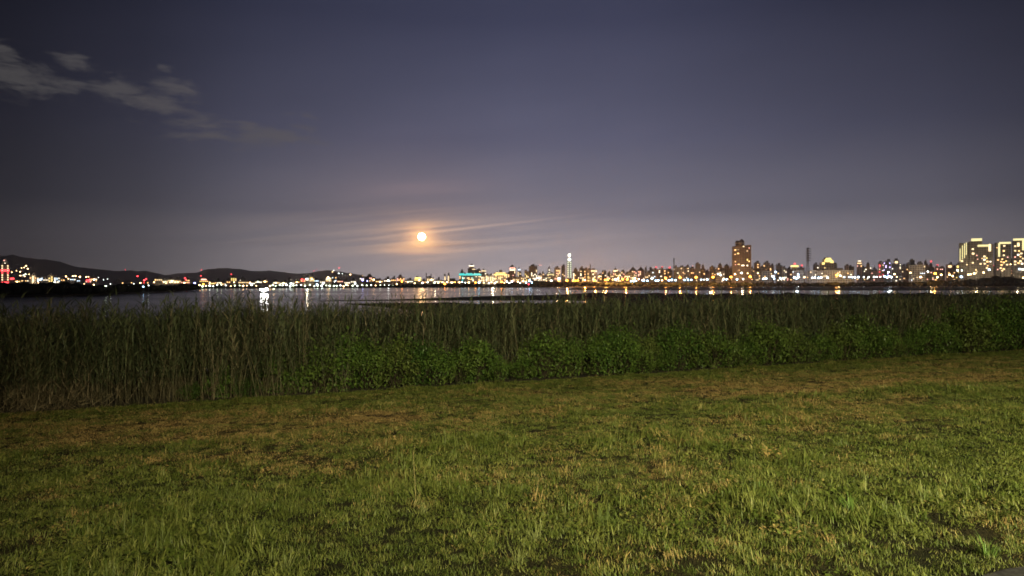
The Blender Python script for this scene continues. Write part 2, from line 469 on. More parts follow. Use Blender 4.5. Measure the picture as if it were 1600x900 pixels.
# hills
def hills(name, ridge, D, back, mat, foot=438):
    xs = np.arange(ridge[0][0], ridge[-1][0] + 1, 2.0)
    ys = np.interp(xs, [p[0] for p in ridge], [p[1] for p in ridge])
    V = []
    rows = [(-.42, 0), (-.30, .22), (-.18, .55), (-.08, .85), (0, 1), (.10, .8), (.25, .3), (.4, 0)]
    for px, py in zip(xs, ys):
        h = (HZ - py) / F * D + EYE
        x = (px - 800) / F * D
        for t, k in rows:
            y = D + t * back
            V.append((x * (y / D if t < 0 else 1), y, h * k + (h * .06 * nz(x, y, .004) + h * .035 * nz(x, y, .02) + 3.0 * nz(x, y, .06) if 0 < k else 0) - (2 if k == 0 else 0)))
    r = len(rows)
    Fc = [(r * i + k, r * (i + 1) + k, r * (i + 1) + k + 1, r * i + k + 1) for i in range(len(xs) - 1) for k in range(r - 1)]
    return tag(mobj(name, mesh_from(name, V, Fc, mat, True)), kind='structure')
m_hill = plain('wooded_hillside', (.055, .062, .045), .95, .4, .01)
hills('hills', [(-420, 412), (-200, 402), (-60, 399), (0, 399.5), (18, 398.5), (40, 402), (67, 405), (94, 409), (112, 416), (131, 418.5), (159, 421), (180, 423), (206, 421.5), (216, 423.5), (227, 422.5), (244, 428), (258, 430), (281, 433), (320, 438)], 4200, 1500, m_hill)
hills('hills', [(236, 438), (258, 430), (281, 427), (308, 426), (323, 420.3), (346, 419), (370, 420.5), (396, 424), (420, 422.5), (434, 423.5), (458, 427), (482, 427), (496, 424), (511, 422.5), (529, 424), (561, 429), (580, 434), (600, 438)], 4800, 1500, m_hill)

# moon
mm = bmesh.new(); bmesh.ops.create_uvsphere(mm, u_segments=48, v_segments=24, radius=1)
me = bpy.data.meshes.new('moon'); mm.to_mesh(me); mm.free()
me.polygons.foreach_set('use_smooth', [True] * len(me.polygons))
mt, nt, b = new_mat('moon_surface')
tcn = nt.nodes.new('ShaderNodeTexCoord')
cn = noise_tex(nt, tcn.outputs['Object'], 1.6, 5, .6)
nt.links.new(mixc(nt, (1, .50, .17), (1, .66, .30), cn.step(.4, .6)), b.inputs['Emission Color']); setin(b, Base_Color=(.1, .1, .1), Emission_Strength=40.0)
me.materials.append(mt)
MD = 22000
mo = mobj('moon', me); mo.location = Vector((0, 0, EYE)) + direction(*MOON) * MD; mo.scale = (MD * 6.1 / F,) * 3
tag(mo, 'bright full moon glowing orange through thin cloud over the river', 'moon')

# ------------------------------------------------------------------ far tree belts
def tree_belt(name, line, label, seed, mat, dens=1.0):
    """line: (px, waterline py or None, top py, depth). One mass of riverside scrub."""
    r = random.Random(seed)
    ico = bmesh.new(); bmesh.ops.create_icosphere(ico, subdivisions=2, radius=1)
    iv = [v.co.copy() for v in ico.verts]; jf = [tuple(v.index for v in f.verts) for f in ico.faces]; ico.free()
    mb = MB()
    for (a, b_) in zip(line, line[1:]):
        steps = max(2, int(abs(b_[0] - a[0]) / 3.2 * dens))
        for k in range(steps):
            t = (k + r.random()) / steps
            px = a[0] + (b_[0] - a[0]) * t; top = a[1] + (b_[1] - a[1]) * t; D = (a[2] + (b_[2] - a[2]) * t)
            D *= 1 + r.uniform(0, .035)
            hh = EYE - (top - HZ) / F * D + .6
            hh *= r.uniform(.62, 1.02)
            x = (px - 800) / F * D; rad = max(1.5, hh * .6) * r.uniform(.8, 1.4); s0 = r.uniform(0, 99)
            V = []
            for v in iv:
                q = 1 + .38 * noise.noise(v * 1.7 + Vector((s0, 0, 0))) + .22 * noise.noise(v * 4.1 + Vector((0, s0, 0)))
                V.append((x + v.x * rad * q, D + v.y * rad * q, -.6 + max(0, (v.z * .5 + .5)) * (hh + .6) * (.75 + .25 * q)))
            mb.add(V, jf)
            for _ in range(16):      # ragged sprigs along the outline
                v = r.choice(iv)
                if v.z < -.1: continue
                p = Vector((x + v.x * rad, D + v.y * rad, -.6 + (v.z * .5 + .5) * (hh + .6)))
                mb.ribbon(p, r.uniform(0, 6.3), r.uniform(0, 1.2), .5, rad * r.uniform(.25, .5), rad * .16, 2)
    o = mobj(name, mb.mesh(name, mat)); tag(o, label, 'trees', kind='stuff')
m_scrub = plain('dark_mangrove_leaves', (.040, .048, .026), .9, .4, .3)
tree_belt('mangrove_belt', [(-160, 443, 245), (0, 444, 222), (40, 444, 228), (100, 442.5, 240), (150, 447, 250), (175, 449, 265), (190, 443.5, 285), (215, 446, 300), (260, 446.5, 340), (285, 444.5, 370), (300, 443.5, 400), (312, 449, 430)],
          'dark mangrove thicket along the near left riverbank', 3, m_scrub, 1.3)
tree_belt('mangrove_belt', [(310, 450.4, 590), (420, 450.0, 620), (560, 448.2, 650), (610, 445.4, 690), (640, 443.8, 700), (700, 444.2, 700), (735, 442.2, 700), (760, 444.0, 700), (805, 441.5, 700), (830, 443.5, 700), (836, 438.8, 700), (870, 438.6, 730), (900, 440.2, 800),
                            (960, 441.5, 830), (1100, 441.0, 850), (1240, 441.5, 850), (1400, 441.0, 850), (1470, 437.5, 850), (1530, 436.0, 850), (1560, 431.0, 850), (1600, 436.5, 850), (1700, 436, 850)],
          'dark low tree line along the far riverbank below the city', 4, m_scrub, 1.0)

# ------------------------------------------------------------------ city
REG = []          # (px, kind word, object, look)
def ub(name, mat):
    return MB().box(-.5, .5, -.5, .5, -.5, .5).mesh(name, mat)
PANES = {}
def pane(mat):
    if mat.name not in PANES: PANES[mat.name] = ub('window', mat)
    return PANES[mat.name]
def pane_obj(name, mat, parent, x, y, z, w, d, h):
    o = mobj(name, pane(mat), parent, (x, y, z)); o.scale = (w, d, h); return o

def building(x0, x1, top, D, wall='grey', roof='flat', lit=6, mats=(WARM, WHITE), kind='block', floor_lit=None, extra=None, label=None, cat='building', look=None, vis=440, big=1.0, yaw=None):
    r = random.Random(int(x0 * 31 + top * 7))
    m = D / F                                   # metres per photo pixel
    w = (x1 - x0) * m; base = -.45; h = EYE - (top - HZ) * m - base
    xc = ((x0 + x1) / 2 - 800) * m
    dp = max(8, min(w * .8, 26))
    root = empty('tower' if kind == 'tower' else 'building', (xc, D, base), -math.atan(xc / D) + (r.uniform(-.16, .16) if yaw is None else 0))
    wb = MB(); hw = h
    if roof == 'flat':
        wb.box(-w / 2, w / 2, 0, dp, 0, hw)
        wb.box(-w / 2 - .25, w / 2 + .25, -.25, dp + .25, hw + .002, hw + .9)
    elif roof == 'step':
        hw = h * .86
        wb.box(-w / 2, w / 2, 0, dp, 0, hw); wb.box(-w * .3, w * .22, 2, dp - 1, hw + .002, h)
    elif roof == 'peak':
        hw = h * .8
        wb.box(-w / 2, w / 2, 0, dp, 0, hw)
    elif roof == 'wing':
        hw = h
        wb.box(-w / 2, w * .12, 0, dp, 0, h); wb.box(w * .12 + .01, w / 2, 1.5, dp, 0, h * .8)
    # floor slabs standing proud
    nfl = int(hw / 3.3)
    for k in range(1, nfl + 1, 2 if nfl > 12 else 1):
        if roof != 'wing': wb.box(-w / 2 - .12, w / 2 + .12, -.12, dp * .5, k * 3.3 - .16, k * 3.3 + .16)
    mobj('wall', wb.mesh('wall', WALL[wall]), root)
    rb = MB()
    if roof == 'flat':
        rw = w * r.uniform(.22, .4); rx = r.uniform(-w * .25, w * .25 - rw * .5)
        rb.box(rx, rx + rw, 2, dp * .7, hw + .905, hw + .9 + r.uniform(2.2, 4.5))
        rb.lathe(rx - w * .15, dp * .5, [(.9, hw + .905), (1.0, hw + 2.6), (.2, hw + 3.1)], 8)
    elif roof == 'peak':
        rb.frustum(0, dp / 2, hw + .01, h, w * 1.02, dp * 1.02, w * .08, dp * .08)
        rb.tube([(0, dp / 2, h), (0, dp / 2, h + 3)], .25, 4)
    else:
        rb.box(-w * .2, w * .1, 3, dp * .7, h + .01, h + 2.5)
        rb.tube([(w * .05, dp * .5, h + 2.5), (w * .05, dp * .5, h + 6)], .15, 4)
    mobj('roof', rb.mesh('roof', ROOFM), root)
    # lit windows
    pw = 1.5 * m * big; ph = 1.35 * m * big
    nc = max(1, int(w / (pw * 1.5))); zlow = max(.5, EYE - (vis - HZ) * m - base)
    nr = max(1, int((hw - zlow - .6) / (ph * 1.55)))
    cells = [(i, j) for i in range(nc) for j in range(nr)]; r.shuffle(cells)
    for (i, j) in cells[:lit]:
        mat = r.choice(mats)
        pane_obj('window', mat, root, -w / 2 + (i + .5) * w / nc, -.13 if roof != 'wing' or i < nc * .6 else 1.37, hw - .9 - (j + .5) * ph * 1.55, pw * r.uniform(.75, 1.25), .3, ph * r.uniform(.8, 1.15))
    if extra: extra(root, w, dp, h, m)
    hgt = 'tall' if top < 412 else ('mid-height' if top < 424 else 'low')
    looks = {'grey': 'grey', 'cream': 'cream', 'brown': 'brown', 'pale': 'pale', 'pink': 'pinkish', 'dark': 'dark'}[wall]
    shp = {'flat': 'flat-roofed', 'step': 'stepped', 'peak': 'peaked', 'wing': 'two-part'}[roof]
    REG.append(((x0 + x1) / 2, 'building', root, look or f'{hgt} {looks} {shp} building', label, cat))
    return root

def beacon(mat=REDL, s=1.2, dx=0):
    def f(root, w, dp, h, m):
        mb = MB().tube([(dx * w, dp * .4, h), (dx * w, dp * .4, h + 4.2)], .18, 4)
        mobj('mast', mb.mesh('mast', METAL), root)
        pane_obj('beacon', mat, root, dx * w, dp * .4, h + 4.6, s * m, s * m, s * m)
    return f
def crown(mat, frac=.8, t=1.3, dz=0.0):
    def f(root, w, dp, h, m):
        pane_obj('crown_light', mat, root, 0, -.5, h + .2 - dz * m, w * frac, .5, t * m)
    return f
def both(*fs):
    def f(*a):
        for g in fs: g(*a)
    return f

B = building
# --- left shore, below the hills
def red_tower(root, w, dp, h, m):
    for sx in (-.32, .32):
        for k in range(7):
            pane_obj('window', CREAML if k not in (3,) else REDL, root, sx * w, -.3, h - (11 + k * 3.6) * m, 1.7 * m, .4, 2.0 * m)
    for dz in (17.2, 19.0): pane_obj('red_band', REDL, root, 0, -.5, h - dz * m, w * 1.02, .4, 1.2 * m)
    pane_obj('red_band', REDL, root, 0, -.5, h - 37.0 * m, w * .9, .4, 2.2 * m)
    mb = MB()
    mb.box(-w * .34, w * .34, 1, dp - 1, h * .83 + .01, h * .92); mb.box(-w * .2, w * .2, 2, dp - 2, h * .92 + .01, h)
    mobj('crown', mb.mesh('crown', WALL['pale']), root)
    for (x, z) in ((-.3, 9.5), (.3, 9.5), (0, 7), (-.1, 2.5), (.16, 4)): pane_obj('window', WHITE if z > 5 else PINKL, root, x * w, .6 if z > 5 else 1.6, h - z * m, 1.6 * m, .4, 1.3 * m)
def lamp_building(px0, px1, top, D, **k): return B(px0, px1, top, D, **k)
# the banded tower
def build_red_tower():
    D = 1150; m = D / F; x0, x1, top = 2.5, 13.5, 404.5
    w = (x1 - x0) * m; h = EYE - (top - HZ) * m + .45
    root = empty('tower', (((x0 + x1) / 2 - 800) * m, D, -.45), .6)
    mobj('wall', MB().box(-w / 2, w / 2, 0, 14, 0, h * .83).mesh('wall', WALL['pink']), root)
    red_tower(root, w, 14, h, m)
    REG.append((8, 'building', root, '', 'tall tower at the far left with bright red light bands below its crown', 'tower'))
build_red_tower()
B(16, 22, 434.5, 1200, 'pink', 'flat', 1, (REDL,), extra=crown(REDL, .9, 2.5, 1))
B(24, 31, 438, 1250, 'pale', 'flat', 3, (WARM,))
B(34, 44, 437, 1250, 'grey', 'flat', 3, (WARM, WHITE))
B(47, 56, 430.5, 1150, 'cream', 'flat', 5, (CREAML, WARM), extra=crown(CREAML, .25, 12, 7), label='narrow cream building with one bright vertical light strip, on the left shore')
B(56, 66, 433, 1180, 'pale', 'flat', 8, (WHITE, COOL))
B(68, 76, 434, 1220, 'grey', 'step', 4, (WHITE,))
B(76, 82.5, 431, 1150, 'cream', 'flat', 6, (YELLOW,), look='narrow building washed in yellow light')
B(82, 93, 433, 1180, 'pale', 'flat', 8, (WHITE, COOL), extra=crown(WHITE, .8, 1.6, 8))
B(95, 101, 436, 1260, 'grey', 'flat', 2)
B(110, 118, 435, 1160, 'grey', 'flat', 3, (COOL, WHITE))
B(118, 125, 437, 1190, 'dark', 'flat', 2, (COOL,))
B(134, 142, 437, 1150, 'pink', 'step', 4, (REDL, PINKL), extra=crown(REDL, .8, 2.0, 1), look='stepped building with a red lit top')
B(142, 151, 434.5, 1180, 'cream', 'flat', 6, (WARM, WHITE))
B(178, 192, 440.5, 1350, 'grey', 'flat', 1, (WARM,))
B(192, 206, 440, 1400, 'dark', 'flat', 1, (WARM,))
B(224, 232, 440, 1250, 'pink', 'flat', 2, (REDL, WARM), extra=beacon(REDL, 2.2))
B(242, 253, 435.5, 1120, 'cream', 'flat', 9, (WARM, CREAML), look='cream block of lit apartments in columns')
B(253, 262, 438, 1150, 'pale', 'flat', 6, (WHITE, CREAML))
B(262, 272, 436.5, 1170, 'pale', 'flat', 7, (WHITE, CREAML))
B(272, 282, 437.5, 1150, 'cream', 'flat', 7, (WARM, CREAML))
B(283, 296, 438.5, 1200, 'pink', 'step', 5, (WARM, PINKL), extra=beacon(REDL, 1.8))
B(285.5, 296, 436.5, 1300, 'grey', 'flat', 3, (WARM,))
# --- middle shore
B(312, 325, 436, 1000, 'pink', 'step', 7, (WARM, YELLOW), extra=both(beacon(REDL, 1.6, -.3), crown(PINKL, .6, 2, 1)), look='stepped pinkish block lit orange at its top')
B(326, 335, 441, 1050, 'cream', 'flat', 4, (WARM,)); B(336, 346, 440, 1050, 'grey', 'flat', 4); B(347, 353, 442, 1050, 'pale', 'flat', 3)
B(354, 360, 439, 1040, 'pink', 'flat', 4, (WARM,))
B(361, 369.5, 433.5, 1000, 'cream', 'flat', 9, (YELLOW, CREAML), extra=beacon(REDL, 1.5, -.4), look='narrow cream tower with a red beacon')
B(373, 388, 439.5, 1040, 'cream', 'flat', 8, (CREAML, WARM)); B(375, 382, 436, 1200, 'grey', 'flat', 1)
B(389, 398, 441, 1040, 'grey', 'flat', 4, (WHITE,)); B(399, 409, 439, 1060, 'pale', 'flat', 5, (WHITE, WARM)); B(411, 418, 438, 1040, 'pink', 'flat', 6, (WARM,))
B(427, 437, 440, 1050, 'cream', 'flat', 6, (CREAML, WHITE)); B(438, 448, 441, 1060, 'grey', 'flat', 4, (WHITE,)); B(450, 456, 436, 1250, 'grey', 'flat', 1, (WHITE,))
B(452, 460, 440, 1050, 'pale', 'step', 5, (WHITE, COOL)); B(461, 468, 439, 1050, 'pink', 'flat', 4, (WARM,))
B(470, 477, 435, 1020, 'pink', 'flat', 6, (REDL, WARM), look='pinkish building with red and orange lights'); B(477, 484, 433.5, 1040, 'pale', 'flat', 7, (WHITE, COOL)); B(484, 491, 432.5, 1030, 'cream', 'flat', 7, (YELLOW, CREAML))
B(491, 498, 437, 1050, 'grey', 'flat', 5, (COOL,)); B(500, 508, 439, 1050, 'pale', 'flat', 5, (WHITE,)); B(509, 518, 431.5, 1040, 'cream', 'peak', 7, (WARM, WHITE), extra=crown(CREAML, .8, 2.4, 4), label='peaked cream building lit under its roof, in front of the right end of the hills')
B(518.5, 526, 430, 1100, 'grey', 'flat', 3, (COOL, WARM)); B(527, 536, 438, 1080, 'pink', 'flat', 4, (PINKL, WARM)); B(538, 547, 440, 1050, 'grey', 'flat', 4, (WHITE,)); B(548, 556, 438.5, 1050, 'pale', 'flat', 4, (WHITE,))
B(562, 569, 433.5, 1040, 'grey', 'flat', 4, (VIOL, WHITE)); B(570, 586, 430.5, 1080, 'dark', 'step', 5, (WARM, PINKL), label='broad dark stepped building just right of where the hills end'); B(587, 598, 438, 1060, 'pink', 'flat', 5, (WARM,)); B(600, 610, 437, 1080, 'grey', 'flat', 4, (WHITE, COOL)); B(611, 619, 436, 1090, 'pink', 'flat', 4, (WARM,))
B(620, 632, 431.5, 1100, 'pink', 'step', 8, (WARM, PINKL), look='stepped pinkish block lit orange'); B(633, 645, 438, 1100, 'grey', 'flat', 5, (WARM, WHITE))
B(647, 659, 434, 1100, 'cream', 'step', 6, (YELLOW,), extra=crown(YELLOW, .8, 2.6, 1), look='domed building glowing yellow'); B(660, 666, 439, 1100, 'pink', 'flat', 3, (WARM,))
B(667, 678, 434.5, 1100, 'cream', 'flat', 8, (CREAML, WHITE)); B(679, 690, 438, 1120, 'grey', 'flat', 5, (WARM, WHITE))
B(694, 696.6, 431, 1110, 'pale', 'flat', 3, (CREAML,), look='slim pale tower lit from below'); B(699.5, 702, 430, 1110, 'pale', 'flat', 4, (CREAML,), look='slim pale tower lit along its edge')
B(690, 717, 439, 1160, 'pink', 'flat', 10, (WARM, WHITE))
# teal roofed block
def teal(root, w, dp, h, m):
    pane_obj('lit_cornice', TEAL, root, 0, -.6, h - 1.2 * m, w * 1.02, .6, 1.5 * m)
    for x, ww, z in ((-.38, .25, .6), (-.05, .3, .8), (.3, .3, .5)): pane_obj('lit_fin', TEAL, root, x * w, -.55, h + z * m, ww * w, .5, 1.1 * m)
    for x, z in ((-.35, 5), (-.33, 8), (.1, 6), (.12, 9), (-.36, 11)): pane_obj('lit_sign', TEAL, root, x * w, -.5, h - z * m, 2.2 * m, .4, 1.5 * m)
B(717.5, 752, 428.3, 1050, 'grey', 'flat', 18, (WARM, CREAML, WHITE), extra=teal, label='long block with a glowing teal cornice right of the moon', yaw=0)
B(718, 726, 423, 1200, 'pink', 'step', 5, (WHITE, CREAML)); B(731, 742.5, 414.5, 1250, 'brown', 'step', 12, (CREAML, WHITE), extra=crown(WHITE, .7, 1.3, 1), look='brown tower lit at its crown'); B(743, 751, 422.5, 1250, 'dark', 'flat', 3, (WARM,))
B(752, 760, 422.5, 1220, 'grey', 'step', 5, (WHITE, CREAML), extra=crown(CREAML, .9, 1.2, 1)); B(751.5, 757.5, 432, 1060, 'cream', 'flat', 8, (CREAML, WHITE)); B(758.5, 764, 430.5, 1070, 'cream', 'flat', 9, (CREAML, WHITE)); B(764.5, 771, 431.5, 1060, 'cream', 'flat', 9, (CREAML,))
def arches(root, w, dp, h, m):
    pane_obj('lit_cornice', YELLOW, root, 0, -.5, h - 2.0 * m, w * .98, .5, 1.5 * m)
    for k in range(3): pane_obj('lit_arch', YELLOW, root, (k - 1) * w * .25, -.45, h + .4 * m, w * .2, .5, 1.5 * m)
B(771.5, 792.5, 427, 1060, 'cream', 'flat', 14, (WARM, CREAML), extra=arches, label='cream block with yellow-lit roof arches left of the reddish-topped tower', yaw=0)
B(793, 796.5, 428, 1150, 'grey', 'flat', 2, (WARM,)); B(796, 805.5, 418, 1180, 'pink', 'flat', 10, (CREAML, WARM, PINKL), extra=both(crown(PINKL, .9, 1.2, 1), crown(WHITE, .9, 1.2, 4)), look='tower with a reddish lit top'); B(808, 814.5, 420.5, 1180, 'pale', 'step', 8, (CREAML, COOL), extra=crown(COOL, .5, 1.6, 1))
B(806, 819, 433, 1080, 'cream', 'flat', 7, (WARM, CREAML)); B(819.5, 826.5, 424.5, 1170, 'cream', 'flat', 8, (YELLOW, CREAML))
def crane(root, w, dp, h, m):
    mb = MB().box(-w * .3, w * .12, 3, dp * .6, h + 1, h + 3.0 * m); mobj('lift_tower', mb.mesh('lift_tower', ROOFM), root)
    mb = MB().tube([(w * .1, dp * .4, h), (w * .1, dp * .4, h + 3 * m)], .5, 4).tube([(-w * .2, dp * .4, h + 2.2 * m), (w * 1.0, dp * .4, h + 2.0 * m)], .35, 4)
    mobj('crane', mb.mesh('crane', METAL), root)
    pane_obj('crane_light', PINKL, root, w * .88, dp * .38, h + 2.3 * m, 4 * m, .3, .5 * m)
B(827, 839.5, 416.5, 1180, 'grey', 'flat', 14, (CREAML, WHITE), extra=crane, label='tall grey tower with a dark roof and a rooftop crane, left of the tiered skyscraper')
B(840.5, 847, 425.5, 1180, 'pink', 'peak', 7, (CREAML, WHITE)); B(847.5, 850.5, 427, 1200, 'grey', 'flat', 2); B(850, 859, 431, 1240, 'pale', 'flat', 3, (WHITE,)); B(855, 866, 428, 1200, 'cream', 'flat', 6, (LIME, CREAML), extra=crown(LIME, .9, 1.2, 1)); B(856.5, 860, 420, 1250, 'pale', 'flat', 5, (WHITE,))
B(866.5, 875.5, 419, 1150, 'cream', 'flat', 14, (CREAML, PINKL, WARM), look='cream tower lit pink and gold'); B(878, 883, 416.5, 1200, 'dark', 'flat', 2, (CREAML,), look='slim dark tower with one bright window')
# tiered skyscraper
def skyscraper():
    D = 2600; m = D / F; px = 889.6; top = 394
    root = empty('skyscraper', ((px - 800) * m, D, -.45)); h = EYE - (top - HZ) * m
    wb = MB(); w = 8.2 * m; z = (HZ - 433) * m
    wb.frustum(0, w / 2, 0, z, w * 1.15, w * 1.15, w * .8, w * .8)
    tz = (HZ - 407.5) * m; n = 8
    for k in range(n):
        a = z + (tz - z) * k / n; b_ = z + (tz - z) * (k + 1) / n
        wb.frustum(0, w / 2, a + .02, b_, w * .78, w * .78, w * .98, w * .98)
    mobj('wall', wb.mesh('wall', WALL['grey']), root)
    cb = MB().frustum(0, w / 2, tz + .02, tz + 3.5 * m, w * .62, w * .62, w * .5, w * .5).frustum(0, w / 2, tz + 3.5 * m + .02, tz + 9 * m, w * .34, w * .34, w * .22, w * .22).tube([(0, w / 2, tz + 9 * m), (0, w / 2, h + 4)], [1.2, .3], 6)
    mobj('crown', cb.mesh('crown', WALL['grey']), root)
    for k in range(n):
        zz = z + (tz - z) * (k + .55) / n
        for sx in (-.24, .24): pane_obj('window', glow('pale_green_window', (.90, 1, .74), 2.0), root, sx * w, -.6, zz, w * .26, 1.6, 1.3 * m)
    sp = bmesh.new(); bmesh.ops.create_icosphere(sp, subdivisions=2, radius=1); sme = bpy.data.meshes.new('crown_light'); sp.to_mesh(sme); sp.free(); sme.materials.append(glow('crown_lamp', (.95, 1, .80), 9))
    for zz, s in ((tz + 3.5 * m, 2.1), (tz + 10.4 * m, 2.0)):
        o = mobj('crown_light', sme, root, (0, -.5, zz)); o.scale = (s * m, s * m, s * m * 1.05)
    REG.append((px, 'building', root, '', 'slender tiered skyscraper with bright lit crown, tallest at the skyline centre', 'skyscraper'))
skyscraper()
B(895, 905.5, 420.5, 1200, 'dark', 'step', 8, (CREAML, WHITE)); B(906, 912.5, 420, 1220, 'dark', 'flat', 7, (CREAML, WHITE)); B(912.5, 918, 420.5, 1240, 'brown', 'flat', 4, (WARM,)); B(917.5, 923, 422, 1180, 'cream', 'flat', 6, (YELLOW, CREAML)); B(923, 933, 422.5, 1180, 'cream', 'flat', 9, (CREAML, WHITE), extra=crown(CREAML, .9, 1.5, 1))
B(934, 940, 430, 1200, 'grey', 'flat', 3); B(940.5, 943.5, 425, 1300, 'dark', 'flat', 1); B(944.5, 947.5, 424.5, 1300, 'dark', 'flat', 1); B(949, 953.5, 427, 1280, 'dark', 'flat', 2)
B(953.5, 959, 430, 1180, 'grey', 'flat', 4, (CREAML, WHITE)); B(957, 966.5, 418.5, 1220, 'pink', 'peak', 7, (PINKL, CREAML), extra=crown(CREAML, .7, 2.5, 5), label='arched pinkish building with a pale lit top, left of the two peaked towers'); B(960, 970, 426.5, 1170, 'cream', 'flat', 10, (WHITE, CREAML)); B(970, 976, 424.5, 1200, 'pink', 'flat', 4, (PINKL, CREAML)); B(977, 984, 428, 1200, 'grey', 'flat', 4, (WHITE, CREAML))
B(984, 995, 417, 1200, 'pink', 'peak', 12, (CREAML, PINKL), look='peaked pinkish tower full of lights'); B(996.5, 1007, 417, 1210, 'pink', 'peak', 10, (CREAML, PINKL), look='peaked pinkish tower full of lights'); B(1007.5, 1010.5, 420, 1250, 'dark', 'flat', 1); B(982, 990, 426, 1150, 'cream', 'flat', 6, (WHITE, CREAML)); B(1008, 1018, 427, 1180, 'grey', 'flat', 3, (CREAML,))
B(1015.5, 1020, 420, 1280, 'dark', 'flat', 1, (WARM,)); B(1016.5, 1024, 424, 1200, 'pale', 'flat', 4, (COOL, WHITE)); B(1022, 1029, 421.5, 1220, 'pink', 'flat', 2, (WARM,), extra=beacon(REDL, 2.0)); B(1029, 1040, 421.5, 1230, 'grey', 'flat', 5, (WHITE, WARM), extra=beacon(REDL, 2.0)); B(1040, 1051, 422, 1240, 'grey', 'flat', 3, (WARM,), extra=beacon(REDL, 2.0, .1))
B(1052, 1060.5, 418.5, 1200, 'pale', 'flat', 2, (WHITE,)); B(1060.5, 1068.5, 417.8, 1180, 'pale', 'flat', 5, (CREAML,)); B(1069, 1076.5, 417.5, 1190, 'grey', 'flat', 4, (CREAML, WHITE)); B(1077, 1087, 420.5, 1200, 'pink', 'flat', 2, (WARM, PINKL), extra=beacon(PINKL, 1.6)); B(1087, 1094.5, 413, 1180, 'grey', 'flat', 2, (CREAML,)); B(1094.5, 1101.5, 415.5, 1200, 'brown', 'step', 1, (WARM,))
B(1102, 1108, 424, 1220, 'brown', 'flat', 1, (WARM,)); B(1108.5, 1115, 417.5, 1200, 'brown', 'flat', 1, (WARM,)); B(1115, 1119, 421, 1210, 'grey', 'flat', 1, (WARM,)); B(1119.5, 1131, 413.6, 1190, 'brown', 'step', 2, (WHITE, WARM)); B(1131.5, 1139, 415.6, 1200, 'brown', 'flat', 1, (WARM,)); B(1139.5, 1144.5, 420.5, 1210, 'pink', 'flat', 1, (WARM,), extra=beacon(REDL, 1.4)); B(1119, 1132, 424.5, 1130, 'cream', 'flat', 5, (WARM, WHITE))
# brown domed apartment tower
def domed_tower():
    D = 1080; m = D / F; px = 1159; root = empty('tower', ((px - 800) * m, D, -.45), -.26)
    k = lambda x: (x - px) * m; zt = lambda y: EYE + .45 - (y - HZ) * m
    wb = MB()
    wb.box(k(1145.2), k(1150.5), 1.0, 22, 0, zt(384.5)); wb.box(k(1150.5) + .02, k(1166.5) - .02, 0, 22, 0, zt(383.5)); wb.box(k(1166.5), k(1173), 1.0, 22, 0, zt(382.8))
    n = int(zt(384) / 3.3)
    for j in range(1, n):
        z = j * 3.3
        wb.box(k(1150.6), k(1156.5), -.5, 0, z - .35, z + .35); wb.box(k(1160), k(1166.4), -.5, 0, z - .35, z + .35)
        wb.box(k(1145.4), k(1149.5), .5, 1, z - .3, z + .3); wb.box(k(1168), k(1172.8), .5, 1, z - .3, z + .3)
    mobj('wall', wb.mesh('wall', WALL['brown']), root)
    cb = MB(); cx = k(1156.5)
    cb.lathe(cx, 10, [(6.8 * m, zt(383) + .02), (6.8 * m, zt(378.6)), (7.2 * m, zt(378.4)), (7.2 * m, zt(377.8))], 16)
    mobj('crown', cb.mesh('crown', WALL['cream']), root)
    rb = MB().lathe(cx - 3.2 * m, 9, [(3.6 * m, zt(377.7)), (3.0 * m, zt(376)), (.5 * m, zt(375))], 10).lathe(cx + 2.6 * m, 9, [(4.2 * m, zt(377.7)), (3.6 * m, zt(375.5)), (1.2 * m, zt(373.6)), (.3 * m, zt(372.8))], 10)
    mobj('roof', rb.mesh('roof', ROOFM), root)
    for (x, y, w, h, mt_) in ((1161.5, 385.2, 2.6, 1.8, CREAML), (1149.3, 390.5, 2.8, 2.2, WARM), (1153.5, 390.3, 1.2, 1.2, CREAML), (1166.5, 392.2, 2.4, 2.0, CREAML), (1149, 397.3, 2.0, 1.4, WARM), (1153.5, 396.0, 3.0, 2.2, WARM), (1166.8, 406, 3.4, 3.0, YELLOW), (1170, 408.4, 2.0, 2.0, WARM), (1149.5, 408.8, 1.6, 1.6, WARM),
                            (1154.4, 413.0, 3.6, 1.3, WARM), (1160.6, 414.8, 5.0, 2.0, WHITE), (1166.6, 415.0, 3.6, 2.6, WHITE), (1149.6, 413.6, 1.4, 1.2, PINKL), (1170, 387.6, 1.6, 1.4, PINKL), (1155, 422, 1.4, 1.2, WARM)):
        pane_obj('window', mt_, root, k(x), -.6 if 1150.5 < x < 1166.5 else .4, zt(y), w * m * .8, .35, h * m * .8)
    REG.append((px, 'building', root, '', 'tall brown apartment tower with a round dark-roofed crown, standing alone', 'tower'))
domed_tower()
B(1174, 1178.5, 420, 1190, 'grey', 'flat', 2, (WARM,)); B(1178.5, 1187.5, 411.6, 1200, 'brown', 'flat', 3, (WARM, PINKL)); B(1187.5, 1193, 418, 1210, 'pink', 'flat', 3, (WARM,)); B(1193, 1202.5, 411.4, 1200, 'brown', 'flat', 4, (WARM,)); B(1202.5, 1208.5, 415.6, 1200, 'brown', 'flat', 2, (WARM,)); B(1176, 1190, 425, 1140, 'cream', 'flat', 4, (WARM, CREAML)); B(1192, 1206, 424, 1140, 'pale', 'flat', 6, (CREAML, WARM))
